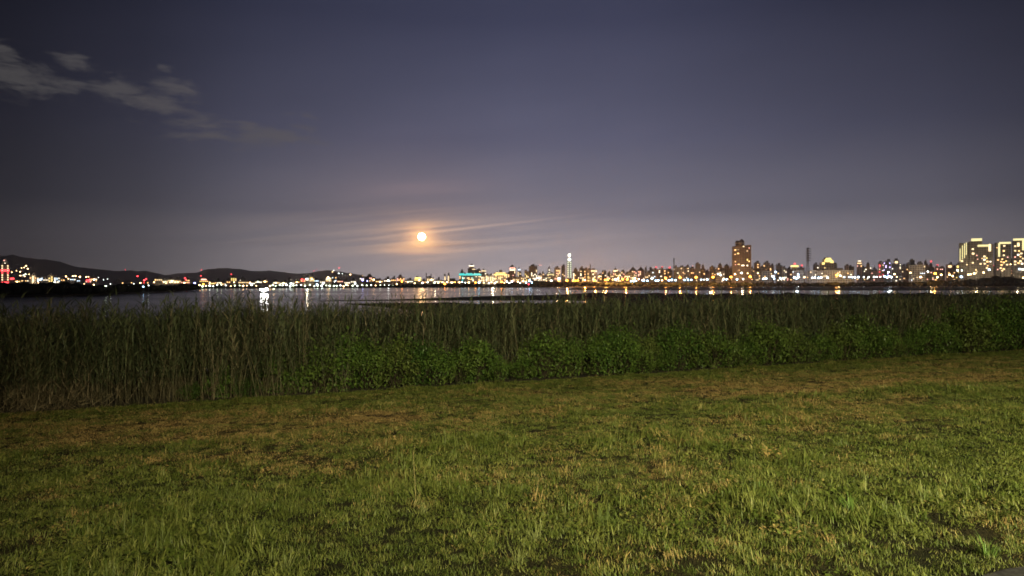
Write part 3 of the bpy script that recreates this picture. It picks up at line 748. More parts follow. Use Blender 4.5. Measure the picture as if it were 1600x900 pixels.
B(1212.5, 1222, 415, 1190, 'grey', 'flat', 4, (WHITE, WARM)); B(1222, 1229, 419, 1180, 'pale', 'flat', 8, (WHITE, CREAML)); B(1229.5, 1235, 421, 1200, 'pink', 'flat', 2, (PINKL,)); B(1235, 1248, 416.5, 1160, 'cream', 'step', 3, (WARM,), extra=both(crown(YELLOW, .85, 2.4, -.5), beacon(REDL, 2.2)), look='stepped building with yellow crown and red beacon'); B(1249, 1256, 419, 1180, 'pink', 'flat', 2, (PINKL, WARM), extra=beacon(REDL, 1.8))
B(1238.5, 1256, 423, 1120, 'pale', 'flat', 4, (WHITE, COOL)); B(1270.5, 1279, 414.5, 1180, 'grey', 'flat', 5, (WHITE, CREAML))
def gold(root, w, dp, h, m):
    pane_obj('lit_gable', YELLOW, root, w * .12, -.5, h * .93, w * .5, .5, 3.4 * m); pane_obj('lit_gable', YELLOW, root, w * .12, .2, h + .3 * m, w * .36, .5, 2.0 * m); pane_obj('lit_gable', YELLOW, root, w * .36, -.45, h * .89, w * .2, .5, 3 * m); pane_obj('lit_gable', YELLOW, root, -w * .22, -.45, h * .83, w * .18, .5, 3.0 * m)
B(1281, 1302, 404.5, 1160, 'cream', 'step', 9, (CREAML, YELLOW, WHITE), extra=gold, label='stepped building with golden-lit gables on its crown, right of the lattice pylon', yaw=0); B(1298.5, 1307.5, 413.5, 1190, 'grey', 'flat', 2, (WARM,))
B(1263.5, 1330, 423.2, 1090, 'pale', 'flat', 14, (WHITE, CREAML, WARM), look='long low pale building', yaw=0, vis=436); B(1319.5, 1325.5, 415.5, 1180, 'pink', 'flat', 4, (WHITE, CREAML)); B(1325.5, 1333.5, 417.3, 1190, 'dark', 'flat', 1, (WARM,)); B(1339, 1346.5, 409.5, 1180, 'pink', 'flat', 4, (PINKL, WARM), extra=both(crown(CREAML, .8, 1.2, 2), crown(WHITE, .6, 1, -1.5)), label='pinkish tower with two white lit bands on top, right of the long pale building'); B(1347, 1352, 418, 1190, 'grey', 'flat', 2)
B(1352, 1361, 412.2, 1180, 'brown', 'step', 3, (WHITE, WARM)); B(1361.5, 1370, 417, 1170, 'pink', 'peak', 2, (PINKL,)); B(1373.5, 1380.5, 410.5, 1180, 'pink', 'flat', 8, (CREAML, PINKL, REDL), look='building with pink and red windows'); B(1380.5, 1391, 409.5, 1180, 'grey', 'flat', 9, (VIOL, COOL, PINKL), look='building with violet and white windows'); B(1394, 1407, 406, 1180, 'grey', 'step', 6, (CREAML, WHITE), extra=crown(CREAML, .3, 3, 4)); B(1407, 1416, 416.5, 1190, 'pink', 'flat', 3, (WARM, CREAML)); B(1416, 1422, 413, 1200, 'brown', 'flat', 2, (WARM,))
B(1422, 1428.5, 407, 1220, 'dark', 'flat', 2, (COOL,)); B(1422, 1444, 414.8, 1130, 'pale', 'flat', 8, (CREAML, COOL), label='broad pale block under dark roof boxes, left of the dark stepped tower'); B(1433, 1440, 411, 1240, 'dark', 'flat', 0); B(1444, 1447, 409.5, 1250, 'dark', 'flat', 0); B(1448, 1451, 415, 1240, 'brown', 'flat', 1); B(1450.5, 1459, 412.5, 1220, 'dark', 'step', 2, (PINKL,), extra=beacon(REDL, 2.0), look='dark stepped tower with a red beacon'); B(1461, 1468, 418.5, 1210, 'pink', 'flat', 2, (PINKL, WARM), extra=beacon(REDL, 2.0)); B(1468.5, 1476, 419, 1220, 'grey', 'flat', 2, (PINKL,)); B(1446, 1458, 424, 1140, 'grey', 'flat', 4, (CREAML, PINKL))
B(1479.5, 1488.5, 414, 1180, 'pink', 'flat', 3, (WARM,), extra=crown(CREAML, .5, 3, 2.5)); B(1489, 1493, 418, 1200, 'grey', 'flat', 2, (WARM,)); B(1494, 1501, 414.8, 1190, 'cream', 'flat', 4, (YELLOW, WHITE), extra=crown(YELLOW, .6, 3, 2))
# strip lit towers at the right edge
def big_tower(px0, px1, top, D, strips, crowns, wins, label, wall='brown', parts=()):
    m = D / F; px = (px0 + px1) / 2; root = empty('tower', ((px - 800) * m, D, -.45), -math.atan((px - 800) / F) + .04); k = lambda x: (x - px) * m * .97; zt = lambda y: EYE + .45 - (y - HZ) * m
    wb = MB()
    for (a, b_, t, y0) in parts:
        wb.box(k(a) + .02, k(b_) - .02, y0, 24, 0, zt(t))
        for j in range(1, int(zt(t) / 3.3)): wb.box(k(a) + .3, k(b_) - .3, y0 - .4, y0, j * 3.3 - .3, j * 3.3 + .3)
    mobj('wall', wb.mesh('wall', WALL[wall]), root)
    rb = MB()
    for (x0, x1, y0, y1, mt_) in crowns: rb.lathe(k((x0 + x1) / 2), 10, [((x1 - x0) / 2 * m, zt(y1) + .2), ((x1 - x0) / 2.6 * m, zt(y0)), (.4 * m, zt(y0 - .6))], 14)
    mobj('roof', rb.mesh('roof', ROOFM), root)
    yfront = min(p[3] for p in parts)
    for (x0, x1, y0, y1, mt_) in crowns: pane_obj('crown_light', mt_, root, k((x0 + x1) / 2), yfront - .6, zt((y0 + y1) / 2), (x1 - x0) * m, .5, (y1 - y0) * m)
    for (x0, x1, y0, y1, mt_) in strips: pane_obj('light_strip', mt_, root, k((x0 + x1) / 2), yfront - .65, zt((y0 + y1) / 2), (x1 - x0) * m, .5, (y1 - y0) * m)
    for (x, y, s, mt_) in wins: pane_obj('window', mt_, root, k(x), yfront - .6, zt(y), s * m * .8, .35, s * m * .7)
    REG.append((px, 'building', root, '', label, 'tower'))
big_tower(1502, 1548, 372, 1080, [(1502.8, 1503.8, 388, 408, LIME), (1506, 1507.0, 383, 405, LIME), (1508.9, 1509.9, 380, 403, LIME), (1511.2, 1512.2, 378.5, 398, LIME), (1541.5, 1544.5, 382, 393, CREAML)],
          [(1518.5, 1532.5, 372.6, 376.6, LIME), (1527, 1541, 382.6, 385.6, LIME)],
          [(1506, 407.6, 3.2, CREAML), (1520.5, 389.2, 3.4, CREAML), (1521, 396.2, 4, CREAML), (1520.6, 410.6, 3, CREAML), (1526, 399, 1.6, PINKL), (1536, 401, 3.4, CREAML), (1536, 406, 3.2, WHITE), (1539, 403.5, 2.6, YELLOW), (1540, 409, 3, WARM), (1531, 412.4, 3, CREAML), (1536.5, 412.2, 3, CREAML), (1544, 409.2, 2.4, WHITE), (1539.4, 419, 3, CREAML), (1512.6, 413.4, 2.2, CREAML), (1527, 405, 1.5, PINKL), (1525, 422, 1.8, WARM), (1533, 404, 1.6, WARM), (1540.5, 415.5, 1.8, WARM)],
          'broad tower group with yellow vertical light strips and glowing round crown', 'grey', [(1502, 1515, 379, 1.2), (1515, 1533, 376.8, 0), (1533, 1548, 382, 1)])
big_tower(1556, 1577.5, 377, 1080, [(1560.5, 1563, 380, 401, LIME)], [(1562, 1577, 378.2, 381.2, LIME)],
          [(1568.5, 384.2, 3, CREAML), (1568, 392, 3, WARM), (1568, 399, 3, CREAML), (1560.5, 406, 2.4, WARM), (1566, 405, 2.4, WARM), (1564.6, 409, 2.4, WARM), (1568, 410, 3, WARM), (1571, 408, 2.4, YELLOW), (1565, 414, 3, WARM), (1572.4, 413.6, 3, CREAML), (1564, 419, 3, CREAML), (1568, 420.5, 3, WARM), (1566, 423, 2.6, CREAML), (1560, 421, 1.8, PINKL), (1559, 387, 1.6, WARM), (1573, 402, 1.8, PINKL)],
          'slim tower with one yellow strip and lit crown band, second tower from the right edge', 'grey', [(1556, 1564, 379, .8), (1564, 1577.5, 378, 0)])
big_tower(1584.5, 1612, 370, 1080, [(1597, 1600.5, 374, 391, LIME), (1590.6, 1593.6, 379, 385, CREAML)], [(1585.5, 1605, 372.4, 375.6, LIME)],
          [(1588, 384.4, 3, CREAML), (1588, 391.6, 2.8, CREAML), (1593, 392, 2.6, WARM), (1596, 396, 3.4, CREAML), (1592, 398, 3.2, WHITE), (1588, 401.4, 2.2, PINKL), (1588, 408.5, 3.4, CREAML), (1595, 408, 3.6, CREAML), (1592.5, 411, 3, WARM), (1588, 413, 2.6, CREAML), (1597, 412, 3.4, WHITE), (1598, 404, 2.6, CREAML), (1595, 401, 2.2, WARM), (1594, 420.5, 4, COOL), (1598, 421, 4, WHITE), (1604, 400, 3, CREAML)],
          'tower cut by the right edge of the picture with a wide glowing crown', 'grey', [(1584.5, 1595, 376, .6), (1595, 1612, 374, 0)])
B(1544.5, 1551, 415, 1200, 'grey', 'flat', 3, (COOL, WHITE)); B(1551, 1556, 419.5, 1220, 'pink', 'flat', 1, (PINKL,), extra=beacon(REDL, 1.6)); B(1577.5, 1584.5, 406, 1260, 'dark', 'flat', 1, (PINKL,), vis=425); B(1578, 1585, 417, 1180, 'brown', 'flat', 3, (WARM, PINKL))

# --- lattice masts
def lattice(px, top, bot, D, w0, w1, arms, name, label, cat):
    m = D / F; root = empty(name, ((px - 800) * m, D, -.45)); h = EYE + .45 - (top - HZ) * m
    W = lambda z: (w0 + (w1 - w0) * min(1, z / (h * .55)))  * m / 2 if z < h * .55 else (w1 * (1 - .5 * (z - h * .55) / (h * .45))) * m / 2
    mb = MB(); n = 9
    zs = [h * k / n for k in range(n + 1)]
    for sx in (-1, 1):
        for sy in (-1, 1): mb.tube([(sx * W(z), sy * W(z), z) for z in zs], .17, 4)
    for a, b_ in zip(zs, zs[1:]):
        for sy in (-1, 1):
            mb.tube([(-W(a), sy * W(a), a), (W(b_), sy * W(b_), b_)], .09, 4); mb.tube([(W(a), sy * W(a), a), (-W(b_), sy * W(b_), b_)], .09, 4)
            mb.tube([(sy * W(a), -W(a), a), (sy * W(b_), W(b_), b_)], .09, 4); mb.tube([(-W(b_), sy * W(b_), b_), (W(b_), sy * W(b_), b_)], .09, 4)
    mobj('frame', mb.mesh('frame', METAL), root)
    for (y, l, r_) in arms:
        z = EYE + .45 - (y - HZ) * m
        ab = MB().tube([(-l * m, 0, z), (0, 0, z + .9), (r_ * m, 0, z)], [.32, .6, .32], 4).tube([(-l * m, 0, z), (r_ * m, 0, z)], .3, 4)
        for x in (-l * m, r_ * m): ab.tube([(x, 0, z), (x, 0, z - 1.6)], .16, 5)
        mobj('cross_arm', ab.mesh('cross_arm', METAL), root)
    REG.append((px, 'mast', root, '', label, cat))
lattice(1262, 387, 437, 940, 8.5, 2.6, [(y, 2.8, 5.0) for y in (389, 392.6, 396.2, 399.8, 403.4)] + [(407, 2.2, 4)], 'pylon', 'tall lattice power pylon with many cross arms on the far bank', 'pylon')
lattice(1053, 403, 437, 1150, 2.4, 1.5, [(404.5, .9, .9), (407.5, .9, .9)], 'antenna_mast', 'thin dark lattice mast rising well above the low roofs left of the brown domed tower', 'mast')
lattice(922.3, 412.5, 437, 1150, 2.2, 1.3, [(414, .8, .8), (416, .8, .8)], 'antenna_mast', 'short dark mast on the skyline just right of the tiered skyscraper', 'mast')
lattice(666, 426.5, 440, 1090, 1.8, 1.2, [(428, .7, .7)], 'antenna_mast', 'thin dark mast on the low skyline just right below the moon', 'mast')
lattice(673.5, 427.5, 440, 1090, 1.6, 1.1, [(429, .6, .6)], 'antenna_mast', 'thinner dark mast, the right one of the pair below the moon', 'mast')

# --- lamps
def bulb(mat):
    bm = bmesh.new(); bmesh.ops.create_icosphere(bm, subdivisions=2, radius=1)
    for v in bm.verts:
        v.co.z *= .8
    me = bpy.data.meshes.new('lamp_head'); bm.to_mesh(me); bm.free(); me.materials.append(mat); return me
BULB = {k: bulb(v) for k, v in LAMPC.items()}
POLE = MB().tube([(0, 0, 0), (0, 0, 1)], [.09, .06], 6).mesh('pole', METAL)
def lamp(px, py, D, col='warm', s=2.0, name='street_lamp', look=None, label=None, cat='lamp', ground=-.45):
    m = D / F; x, y, z = P(px, py, D)
    root = empty(name, (x, D, min(ground, z - 2)))
    hgt = z - root.location.z
    p = mobj('pole', POLE, root, (0, 0, 0)); p.scale = (1.6, 1.6, hgt)
    hd = mobj('lamp_head', BULB[col], root, (0, -.2, hgt)); hd.scale = (s * m * .37,) * 3
    cw = {'orange': 'orange', 'warm': 'warm white', 'white': 'white', 'green': 'greenish white', 'blue': 'bluish white', 'red': 'red', 'violet': 'violet', 'flood': 'white'}[col]
    sz = 'large ' if s >= 3.6 else ('small ' if s < 1.9 else '')
    REG.append((px, 'lamp', root, look or f'{sz}{cw} lamp', label, cat))
    return root
# left shore and hillside
for (px, py, c, s) in ((18.5, 425.5, 'warm', 2), (26, 423, 'warm', 1.4), (31.5, 424.5, 'warm', 2.4), (34, 418.5, 'warm', 1.6), (38, 418, 'warm', 2), (41, 415.5, 'warm', 2.4), (43.5, 420, 'warm', 2.6), (36.5, 430, 'white', 1.8), (32, 430.5, 'warm', 2.4), (40, 428.5, 'green', 2.6), (45.5, 428.5, 'warm', 2), (38.5, 432, 'warm', 2)):
    lamp(px, py, 3200, c, s, 'hillside_lamp', look='lamp on the dark hillside' if s < 2.3 else 'brighter lamp on the dark hillside', ground=20)
for (px, py, c, s) in ((519.5, 424.5, 'warm', 1.8), (521.5, 422.6, 'white', 1.4), (529.5, 427, 'white', 1.8), (535, 427.8, 'white', 1.3), (547.5, 429, 'warm', 2.6), (566, 431, 'warm', 2.8), (530, 418.4, 'red', 1.8), (490.5, 423, 'red', 1.1), (494, 420.3, 'red', .9), (314.8, 421.6, 'red', 1.4), (196, 421.6, 'red', 1.0), (361.5, 429, 'red', 1.2)):
    lamp(px, py, 3900, c, s, 'hillside_lamp' if c != 'red' else 'beacon_mast', look='lamp on the hill ridge' if c != 'red' else 'red warning light high over the hills', ground=20)
for (px, py, c, s) in ((27, 440, 'warm', 2.6), (63, 437, 'blue', 3), (60.5, 442, 'warm', 2.4), (86, 440.5, 'white', 3), (103.5, 432, 'warm', 2.6), (107, 435.5, 'warm', 2), (114, 431.5, 'warm', 2.4), (118, 431.2, 'warm', 2.6), (125, 432.5, 'warm', 3.2), (113, 444.5, 'blue', 2.2), (135, 432.8, 'warm', 2.4), (138.5, 432.4, 'warm', 1.6), (140, 437, 'red', 2.6), (147, 437, 'white', 2.2), (146.5, 445, 'warm', 3.0), (131.5, 443.5, 'warm', 1.6),
                       (154, 433.5, 'white', .9), (162, 437, 'white', 1), (168, 436, 'white', .9), (215, 431.5, 'red', 2.4), (225.5, 438, 'red', 3), (219.5, 442.2, 'warm', 2.6)):
    lamp(px, py, 1080, c, s)
for k, (px, py, c) in enumerate(((241, 441, 'warm'), (256, 441, 'warm'), (260, 442.5, 'warm'), (266, 441.2, 'warm'), (269, 440, 'green'), (274, 441, 'warm'), (278, 441, 'warm'), (282, 443.5, 'warm'), (288, 442, 'warm'), (290.5, 437, 'red'))):
    lamp(px, py, 960, c, 2.2)
for (px, py, c, s) in ((165.6, 447.2, 'green', 3.6), (173, 443.5, 'white', 1.3), (205, 446, 'warm', 1.6), (207, 448, 'orange', 1.4), (224.3, 448, 'blue', 2.6), (232.5, 446, 'white', 1.6), (209.5, 443.6, 'white', 1.4), (193, 446, 'white', 1)):
    lamp(px, py, 262 if px < 180 else 305, c, s, label='large greenish white lamp alone on the dark near left bank' if px == 165.6 else None)
# blue ring light, waterline floodlights
lamp(304.3, 442.5, 700, 'violet', 4.2, look='round blue-violet lit disc')
fl = empty('floodlight', P(412.4, 456, 290)[:2] + (-1.1,))
m_ = 290 / F
for (px, py, s) in ((408.8, 452.6, 2.0), (412.4, 453.6, 3.0), (417.2, 451.8, 2.4)):
    z = EYE - (py - HZ) * m_
    p = mobj('pole', POLE, fl, ((px - 412.4) * m_, 0, 0)); p.scale = (1.6, 1.6, max(.5, z + 1.1))
    h_ = mobj('lamp_head', BULB['flood'], fl, ((px - 412.4) * m_, -.3, z + 1.1)); h_.scale = (s * m_ * .85,) * 3
REG.append((412.4, 'lamp', fl, '', 'dazzling white floodlight at the water edge, mirrored in the river below', 'floodlight'))
lamp(428, 451.6, 300, 'warm', 2.4, ground=-1.2, look='small warm lamp low over the water')
# the dense string along the middle shore
r2 = random.Random(12)
px = 312.0
while px < 562:
    c = r2.choice(('green', 'green', 'white', 'warm', 'green', 'white'))
    if not 404 < px < 421: lamp(px, 446.2 + r2.uniform(-1.4, 1.2), float(np.interp(px, [305, 420, 562], [530, 584, 651])) + 7, c, r2.choice((1.9, 2.4, 2.8, 3.2)))
    px += r2.uniform(4.2, 7.6)
for (px, py, c, s) in ((318, 444, 'orange', 3), (328, 441.5, 'warm', 2), (345, 442, 'warm', 1.8), (366, 441, 'warm', 2.4), (391, 441.5, 'warm', 2.6), (403, 440, 'green', 2), (414, 440, 'warm', 3), (431, 442, 'warm', 2.4), (443, 442.5, 'warm', 3), (455, 443, 'white', 3.2), (464, 441, 'warm', 2.2), (472, 436.5, 'red', 2.2), (479, 436, 'blue', 2.2), (487, 436, 'warm', 2.6), (505, 443, 'white', 3.2), (495, 444, 'blue', 2.6), (513, 433.5, 'warm', 4), (523, 440, 'white', 2), (555, 443, 'white', 3.2), (567, 438, 'violet', 3.0), (541, 445, 'green', 2.4),
                       (584, 437, 'warm', 3.4), (574, 439, 'violet', 2.4), (594, 440.5, 'green', 2.6), (607, 438.5, 'white', 3.8), (566, 445.5, 'green', 2.6), (573, 446, 'green', 2.2), (580, 445.5, 'green', 2.4), (587, 446, 'warm', 2.0), (594, 446, 'green', 2.6), (601, 445.5, 'green', 2), (608, 446, 'white', 2.4), (614, 446, 'green', 2), (620, 444, 'warm', 2.6), (628, 440, 'orange', 3), (637, 441, 'warm', 2), (648, 442.6, 'warm', 2.4), (655, 438, 'warm', 3), (660, 442, 'white', 2.8), (668, 441, 'white', 2.4), (674, 437, 'warm', 3), (679, 442, 'green', 2.6), (685, 442, 'warm', 2.8), (691, 441, 'warm', 2.4), (695, 443.6, 'orange', 4), (699, 441, 'warm', 2.8), (706, 442, 'warm', 2.4), (711, 441, 'orange', 2)):
    lamp(px, py, 730, c, s)
for (px, py, c, s) in ((718, 441.2, 'warm', 2.8), (722, 440.6, 'blue', 2), (727, 441.6, 'white', 2.2), (732.5, 441.4, 'warm', 3.6), (743, 441.6, 'orange', 3.2), (748.5, 441.4, 'blue', 3.8), (756, 441.6, 'warm', 2.4), (764, 442.4, 'white', 2.2), (768, 441, 'warm', 2.6), (773, 442.4, 'white', 2.4), (776, 440.5, 'warm', 2.4), (783.5, 440.5, 'orange', 4), (788, 442, 'warm', 2), (792, 440, 'white', 3), (796, 442, 'white', 2.6), (800, 439.8, 'blue', 3.2), (809, 440, 'warm', 3), (813, 442, 'white', 2.4), (817.5, 439.4, 'warm', 3), (822, 441.4, 'blue', 3), (827.5, 438.6, 'blue', 4.2), (831, 441.4, 'blue', 2.6), (826, 444.2, 'red', 2.6), (839, 434.5, 'white', 2), (843, 435, 'white', 2)):
    lamp(px, py, 690 if c != 'red' else 680, c, s)
for (px, py, c, s) in ((853.6, 438.6, 'warm', 2), (861.3, 439, 'white', 4.4), (873.5, 435, 'blue', 3.8), (873.5, 438.6, 'orange', 3.4), (886, 438.4, 'orange', 4.2), (895.5, 438.6, 'orange', 3.4), (899.5, 438.4, 'orange', 3), (903, 438.2, 'orange', 3), (914, 437.6, 'warm', 3), (928.8, 437.8, 'orange', 4.2), (936, 432, 'warm', 2), (945.5, 437.4, 'orange', 3.4), (949.5, 436.8, 'orange', 4.2), (957, 437, 'orange', 2), (962, 436.5, 'white', 4.2), (966, 434.5, 'warm', 3), (973, 436.6, 'orange', 3.6), (980, 436.6, 'orange', 4), (992, 435, 'warm', 4), (998, 436, 'warm', 3.2), (986, 439.5, 'blue', 2.6), (990, 439.4, 'blue', 2.8), (994, 439, 'blue', 2.4), (1003.5, 438.2, 'blue', 2.2), (1006, 438.2, 'blue', 2.8), (1011.5, 438.6, 'blue', 3), (1018.6, 435.2, 'white', 4), (1024.5, 438.4, 'blue', 3), (1028.5, 438.2, 'blue', 3.4), (1034.5, 438.2, 'warm', 2.8), (1040, 434.6, 'orange', 4.4), (1045, 438, 'blue', 3), (1049.5, 437.4, 'blue', 3.8), (1055.5, 437.8, 'blue', 3),
                       (1062.5, 433.6, 'orange', 4.4), (1069.5, 437.4, 'blue', 2.8), (1075, 437.4, 'blue', 3), (1080, 437.4, 'blue', 3), (1087.5, 433.2, 'orange', 4.6), (1095.5, 437, 'blue', 2.6), (1100, 437, 'white', 2), (1105, 436.8, 'blue', 3.2), (1114, 433, 'orange', 4.6), (1122, 428, 'white', 3), (1126, 430, 'white', 2.4), (1130.5, 436.6, 'white', 3), (1135, 436.6, 'blue', 3), (1142, 432.8, 'orange', 4.4), (1148.5, 428.4, 'warm', 3.2), (1151.5, 436.4, 'blue', 3.4), (1161, 436.2, 'white', 3), (1158.5, 426.5, 'white', 3.6), (1168, 427.2, 'warm', 2.2), (1172, 432.4, 'orange', 4.8), (1184, 427, 'warm', 2.4), (1192.5, 435.6, 'blue', 2.8), (1197, 435.4, 'blue', 3), (1207.5, 431.8, 'white', 4.4), (1209.5, 435.6, 'blue', 3), (1219.5, 435.2, 'blue', 3), (1224.5, 435.2, 'white', 3), (1212, 425, 'blue', 3.4),
                       (1241, 433.6, 'blue', 4), (1244.5, 434.6, 'blue', 4.4), (1248, 433, 'white', 3), (1257, 433.2, 'warm', 3.2), (1247, 428.4, 'blue', 2.6), (1269, 434, 'white', 3), (1273, 433.6, 'blue', 3.2), (1279, 434, 'blue', 3.6), (1283, 433.6, 'white', 3), (1293, 434, 'white', 3.2), (1307.5, 430, 'orange', 4.6), (1312.5, 430.5, 'warm', 3.6), (1319, 433, 'blue', 2.4), (1327, 433, 'blue', 3), (1331.5, 433, 'blue', 3.4), (1335.5, 433.4, 'white', 3.4), (1341, 433, 'blue', 3.4), (1349.5, 433, 'white', 2.2), (1357, 433, 'white', 2.4), (1365.5, 432.8, 'white', 3), (1369.5, 432.6, 'white', 3), (1375.5, 432.8, 'white', 2), (1382, 432, 'blue', 3.6), (1385.5, 433, 'blue', 4.2), (1389, 432, 'blue', 4), (1392.5, 433, 'white', 3.6), (1397.5, 428.4, 'warm', 3.4), (1388, 425.4, 'white', 3), (1401, 432.6, 'warm', 2),
                       (1422.5, 426, 'warm', 3.2), (1438.3, 433, 'warm', 4.2), (1449.5, 424.5, 'white', 2.8), (1461, 427.4, 'orange', 4.6), (1464.5, 433.4, 'warm', 3.4), (1470.5, 429.4, 'warm', 3.6), (1483.5, 429.2, 'warm', 3.6), (1488.5, 431.4, 'warm', 3.4), (1496, 422.5, 'white', 3), (1502, 432.6, 'blue', 4.4), (1502.6, 422.6, 'white', 2.2), (1513, 429, 'warm', 3.4), (1516.5, 428.6, 'warm', 3), (1522, 427.4, 'warm', 3.6), (1536.5, 425.8, 'warm', 3.4), (1540.8, 435.4, 'warm', 4.4), (1545.5, 421.5, 'blue', 4), (1560, 433.4, 'warm', 4.2), (1578.8, 413, 'warm', 2), (1599, 434, 'warm', 3.6)):
    lamp(px, py, 985, c, s)

# street glow on the facades: unseen point lights added between the blocks
for (px, py, D, e, col) in ((60, 440, 1120, 60000, (1, .75, .5)), (270, 440, 1080, 60000, (1, .8, .5)), (480, 441, 980, 60000, (1, .85, .55)), (680, 440, 1040, 60000, (1, .75, .45)), (770, 438, 1030, 90000, (1, .75, .45)), (870, 437, 1080, 80000, (1, .62, .3)), (945, 435, 1060, 130000, (1, .5, .15)), (1040, 433, 1100, 70000, (1, .7, .4)), (1110, 431, 1060, 70000, (1, .6, .3)), (1160, 430, 1030, 60000, (1, .70, .42)), (1245, 430, 1060, 70000, (.9, .95, 1)), (1310, 428, 1050, 60000, (1, .65, .25)), (1390, 428, 1060, 70000, (.85, .93, 1)), (1455, 428, 1060, 70000, (1, .65, .25)), (1525, 425, 1040, 70000, (1, .75, .4)), (1590, 425, 1040, 50000, (1, .75, .45))):
    l = bpy.data.lights.new('added_glow_light', 'POINT'); l.energy = e * .42; l.color = col; l.shadow_soft_size = 1.5
    o = bpy.data.objects.new('added_glow_light', l); C.objects.link(o); o.location = P(px, py, D)

for px in (886, 914, 930, 947, 978, 1040, 1063, 1088, 1114, 1142, 1172, 1307, 1461):  # unseen orange lights added in front of the tree belt for its glow
    l = bpy.data.lights.new('added_glow_light', 'POINT'); l.energy = 55000 if px < 1000 else 20000; l.color = (1, .42, .08); l.shadow_soft_size = .8
    o = bpy.data.objects.new('added_glow_light', l); C.objects.link(o); o.location = P(px, 434.5, 838)
# --- labels by the nearest landmark
ORD = 'first second third fourth fifth sixth seventh eighth ninth tenth eleventh twelfth thirteenth fourteenth fifteenth sixteenth seventeenth eighteenth nineteenth'.split()
for t_ in ('twent', 'thirt', 'fort', 'fift'): ORD += [t_ + 'ieth'] + [t_ + 'y-' + w for w in ORD[:9]]
MARKS = [(8, 'the red-banded tower'), (51.5, 'the cream light-strip building'), (165.6, 'the near-bank greenish lamp'), (304.3, 'the round blue light'), (412.4, 'the waterline floodlight'), (513.5, 'the peaked cream building'), (578, 'the broad dark building'), (659, 'the moon'), (735, 'the teal cornice'), (782, 'the yellow roof arches'), (833.2, 'the crane-topped tower'), (889.6, 'the tiered skyscraper'), (961.75, 'the arched pinkish building'), (1053, 'the tall lattice mast'), (1159, 'the brown domed tower'), (1262, 'the lattice pylon'), (1342.75, 'the white-banded pinkish tower'), (1433, 'the broad pale block'), (1525, 'the yellow-striped tower'), (1567, None), (1598, None)]
MARKS = [m for m in MARKS if m[1]]
cnt = {}
for (px, kind, o, look, label, cat) in sorted(REG, key=lambda q: q[0]):
    mk = [m for m in MARKS if m[0] <= px - .01] or [MARKS[0]]
    mk = mk[-1]
    if label is None:
        key = (mk[1], kind); cnt[key] = cnt.get(key, 0) + 1
        i = cnt[key]
        od = ORD[i - 1] if i <= len(ORD) else f'{i}th'
        label = f'{look}, {od} {kind} right of {mk[1]}'
    g = {'lamp': 'lamps of the far shore', 'building': 'buildings of the far skyline', 'mast': 'masts and pylons of the far shore'}[kind]
    tag(o, label, cat, g)

# ------------------------------------------------------------------ vegetation
def veg_mat(name, g1, g2, dry1, dry2, inst=True, rough=.55, hue=1.0, transl=.25):
    m, nt, b = new_mat(name)
    oi = nt.nodes.new('ShaderNodeObjectInfo'); rnd = E(nt, oi.outputs['Random'])
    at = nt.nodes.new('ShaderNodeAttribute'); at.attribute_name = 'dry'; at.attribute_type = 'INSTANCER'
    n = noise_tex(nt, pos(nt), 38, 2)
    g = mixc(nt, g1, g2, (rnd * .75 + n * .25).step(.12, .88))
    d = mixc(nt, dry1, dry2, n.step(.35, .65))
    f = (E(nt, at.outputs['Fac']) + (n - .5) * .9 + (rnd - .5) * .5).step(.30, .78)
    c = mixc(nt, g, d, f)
    nt.links.new(c, b.inputs['Base Color']); setin(b, Roughness=rough); b.inputs['Specular IOR Level'].default_value = .28
    return m

def scatter(name, pts, rot, scl, idx, dry, variants, label, cat):
    col = bpy.data.collections.new(name + '_kinds')
    for i, me in enumerate(variants):
        o = bpy.data.objects.new(f'{name}_kind_{i:02d}', me); col.objects.link(o)
    me = bpy.data.meshes.new(name)
    n = len(pts); me.vertices.add(n); me.vertices.foreach_set('co', np.array(pts, 'f').ravel())
    for nm, ty, key, dat in (('rot', 'FLOAT_VECTOR', 'vector', np.array(rot, 'f').ravel()), ('scl', 'FLOAT_VECTOR', 'vector', np.array(scl, 'f').ravel()), ('idx', 'INT', 'value', np.array(idx, 'i')), ('dry', 'FLOAT', 'value', np.array(dry, 'f'))):
        a = me.attributes.new(nm, ty, 'POINT'); a.data.foreach_set(key, dat)
    o = mobj(name, me); tag(o, label, cat, kind='stuff')
    ng = bpy.data.node_groups.new(name, 'GeometryNodeTree')
    ng.interface.new_socket('Geometry', in_out='INPUT', socket_type='NodeSocketGeometry'); ng.interface.new_socket('Geometry', in_out='OUTPUT', socket_type='NodeSocketGeometry')
    N, K = ng.nodes, ng.links
    gi, go = N.new('NodeGroupInput'), N.new('NodeGroupOutput')
    ip = N.new('GeometryNodeInstanceOnPoints'); ci = N.new('GeometryNodeCollectionInfo')
    ci.inputs['Collection'].default_value = col; ci.inputs['Separate Children'].default_value = True; ci.inputs['Reset Children'].default_value = True
    ip.inputs['Pick Instance'].default_value = True
    def na(nm, ty):
        a = N.new('GeometryNodeInputNamedAttribute'); a.data_type = ty; a.inputs['Name'].default_value = nm; return a.outputs['Attribute']
    e2r = N.new('FunctionNodeEulerToRotation'); K.new(na('rot', 'FLOAT_VECTOR'), e2r.inputs[0])
    K.new(gi.outputs[0], ip.inputs['Points']); K.new(ci.outputs[0], ip.inputs['Instance']); K.new(na('idx', 'INT'), ip.inputs['Instance Index'])
    K.new(e2r.outputs[0], ip.inputs['Rotation']); K.new(na('scl', 'FLOAT_VECTOR'), ip.inputs['Scale']); K.new(ip.outputs[0], go.inputs[0])
    md = o.modifiers.new('scatter', 'NODES'); md.node_group = ng
    return o

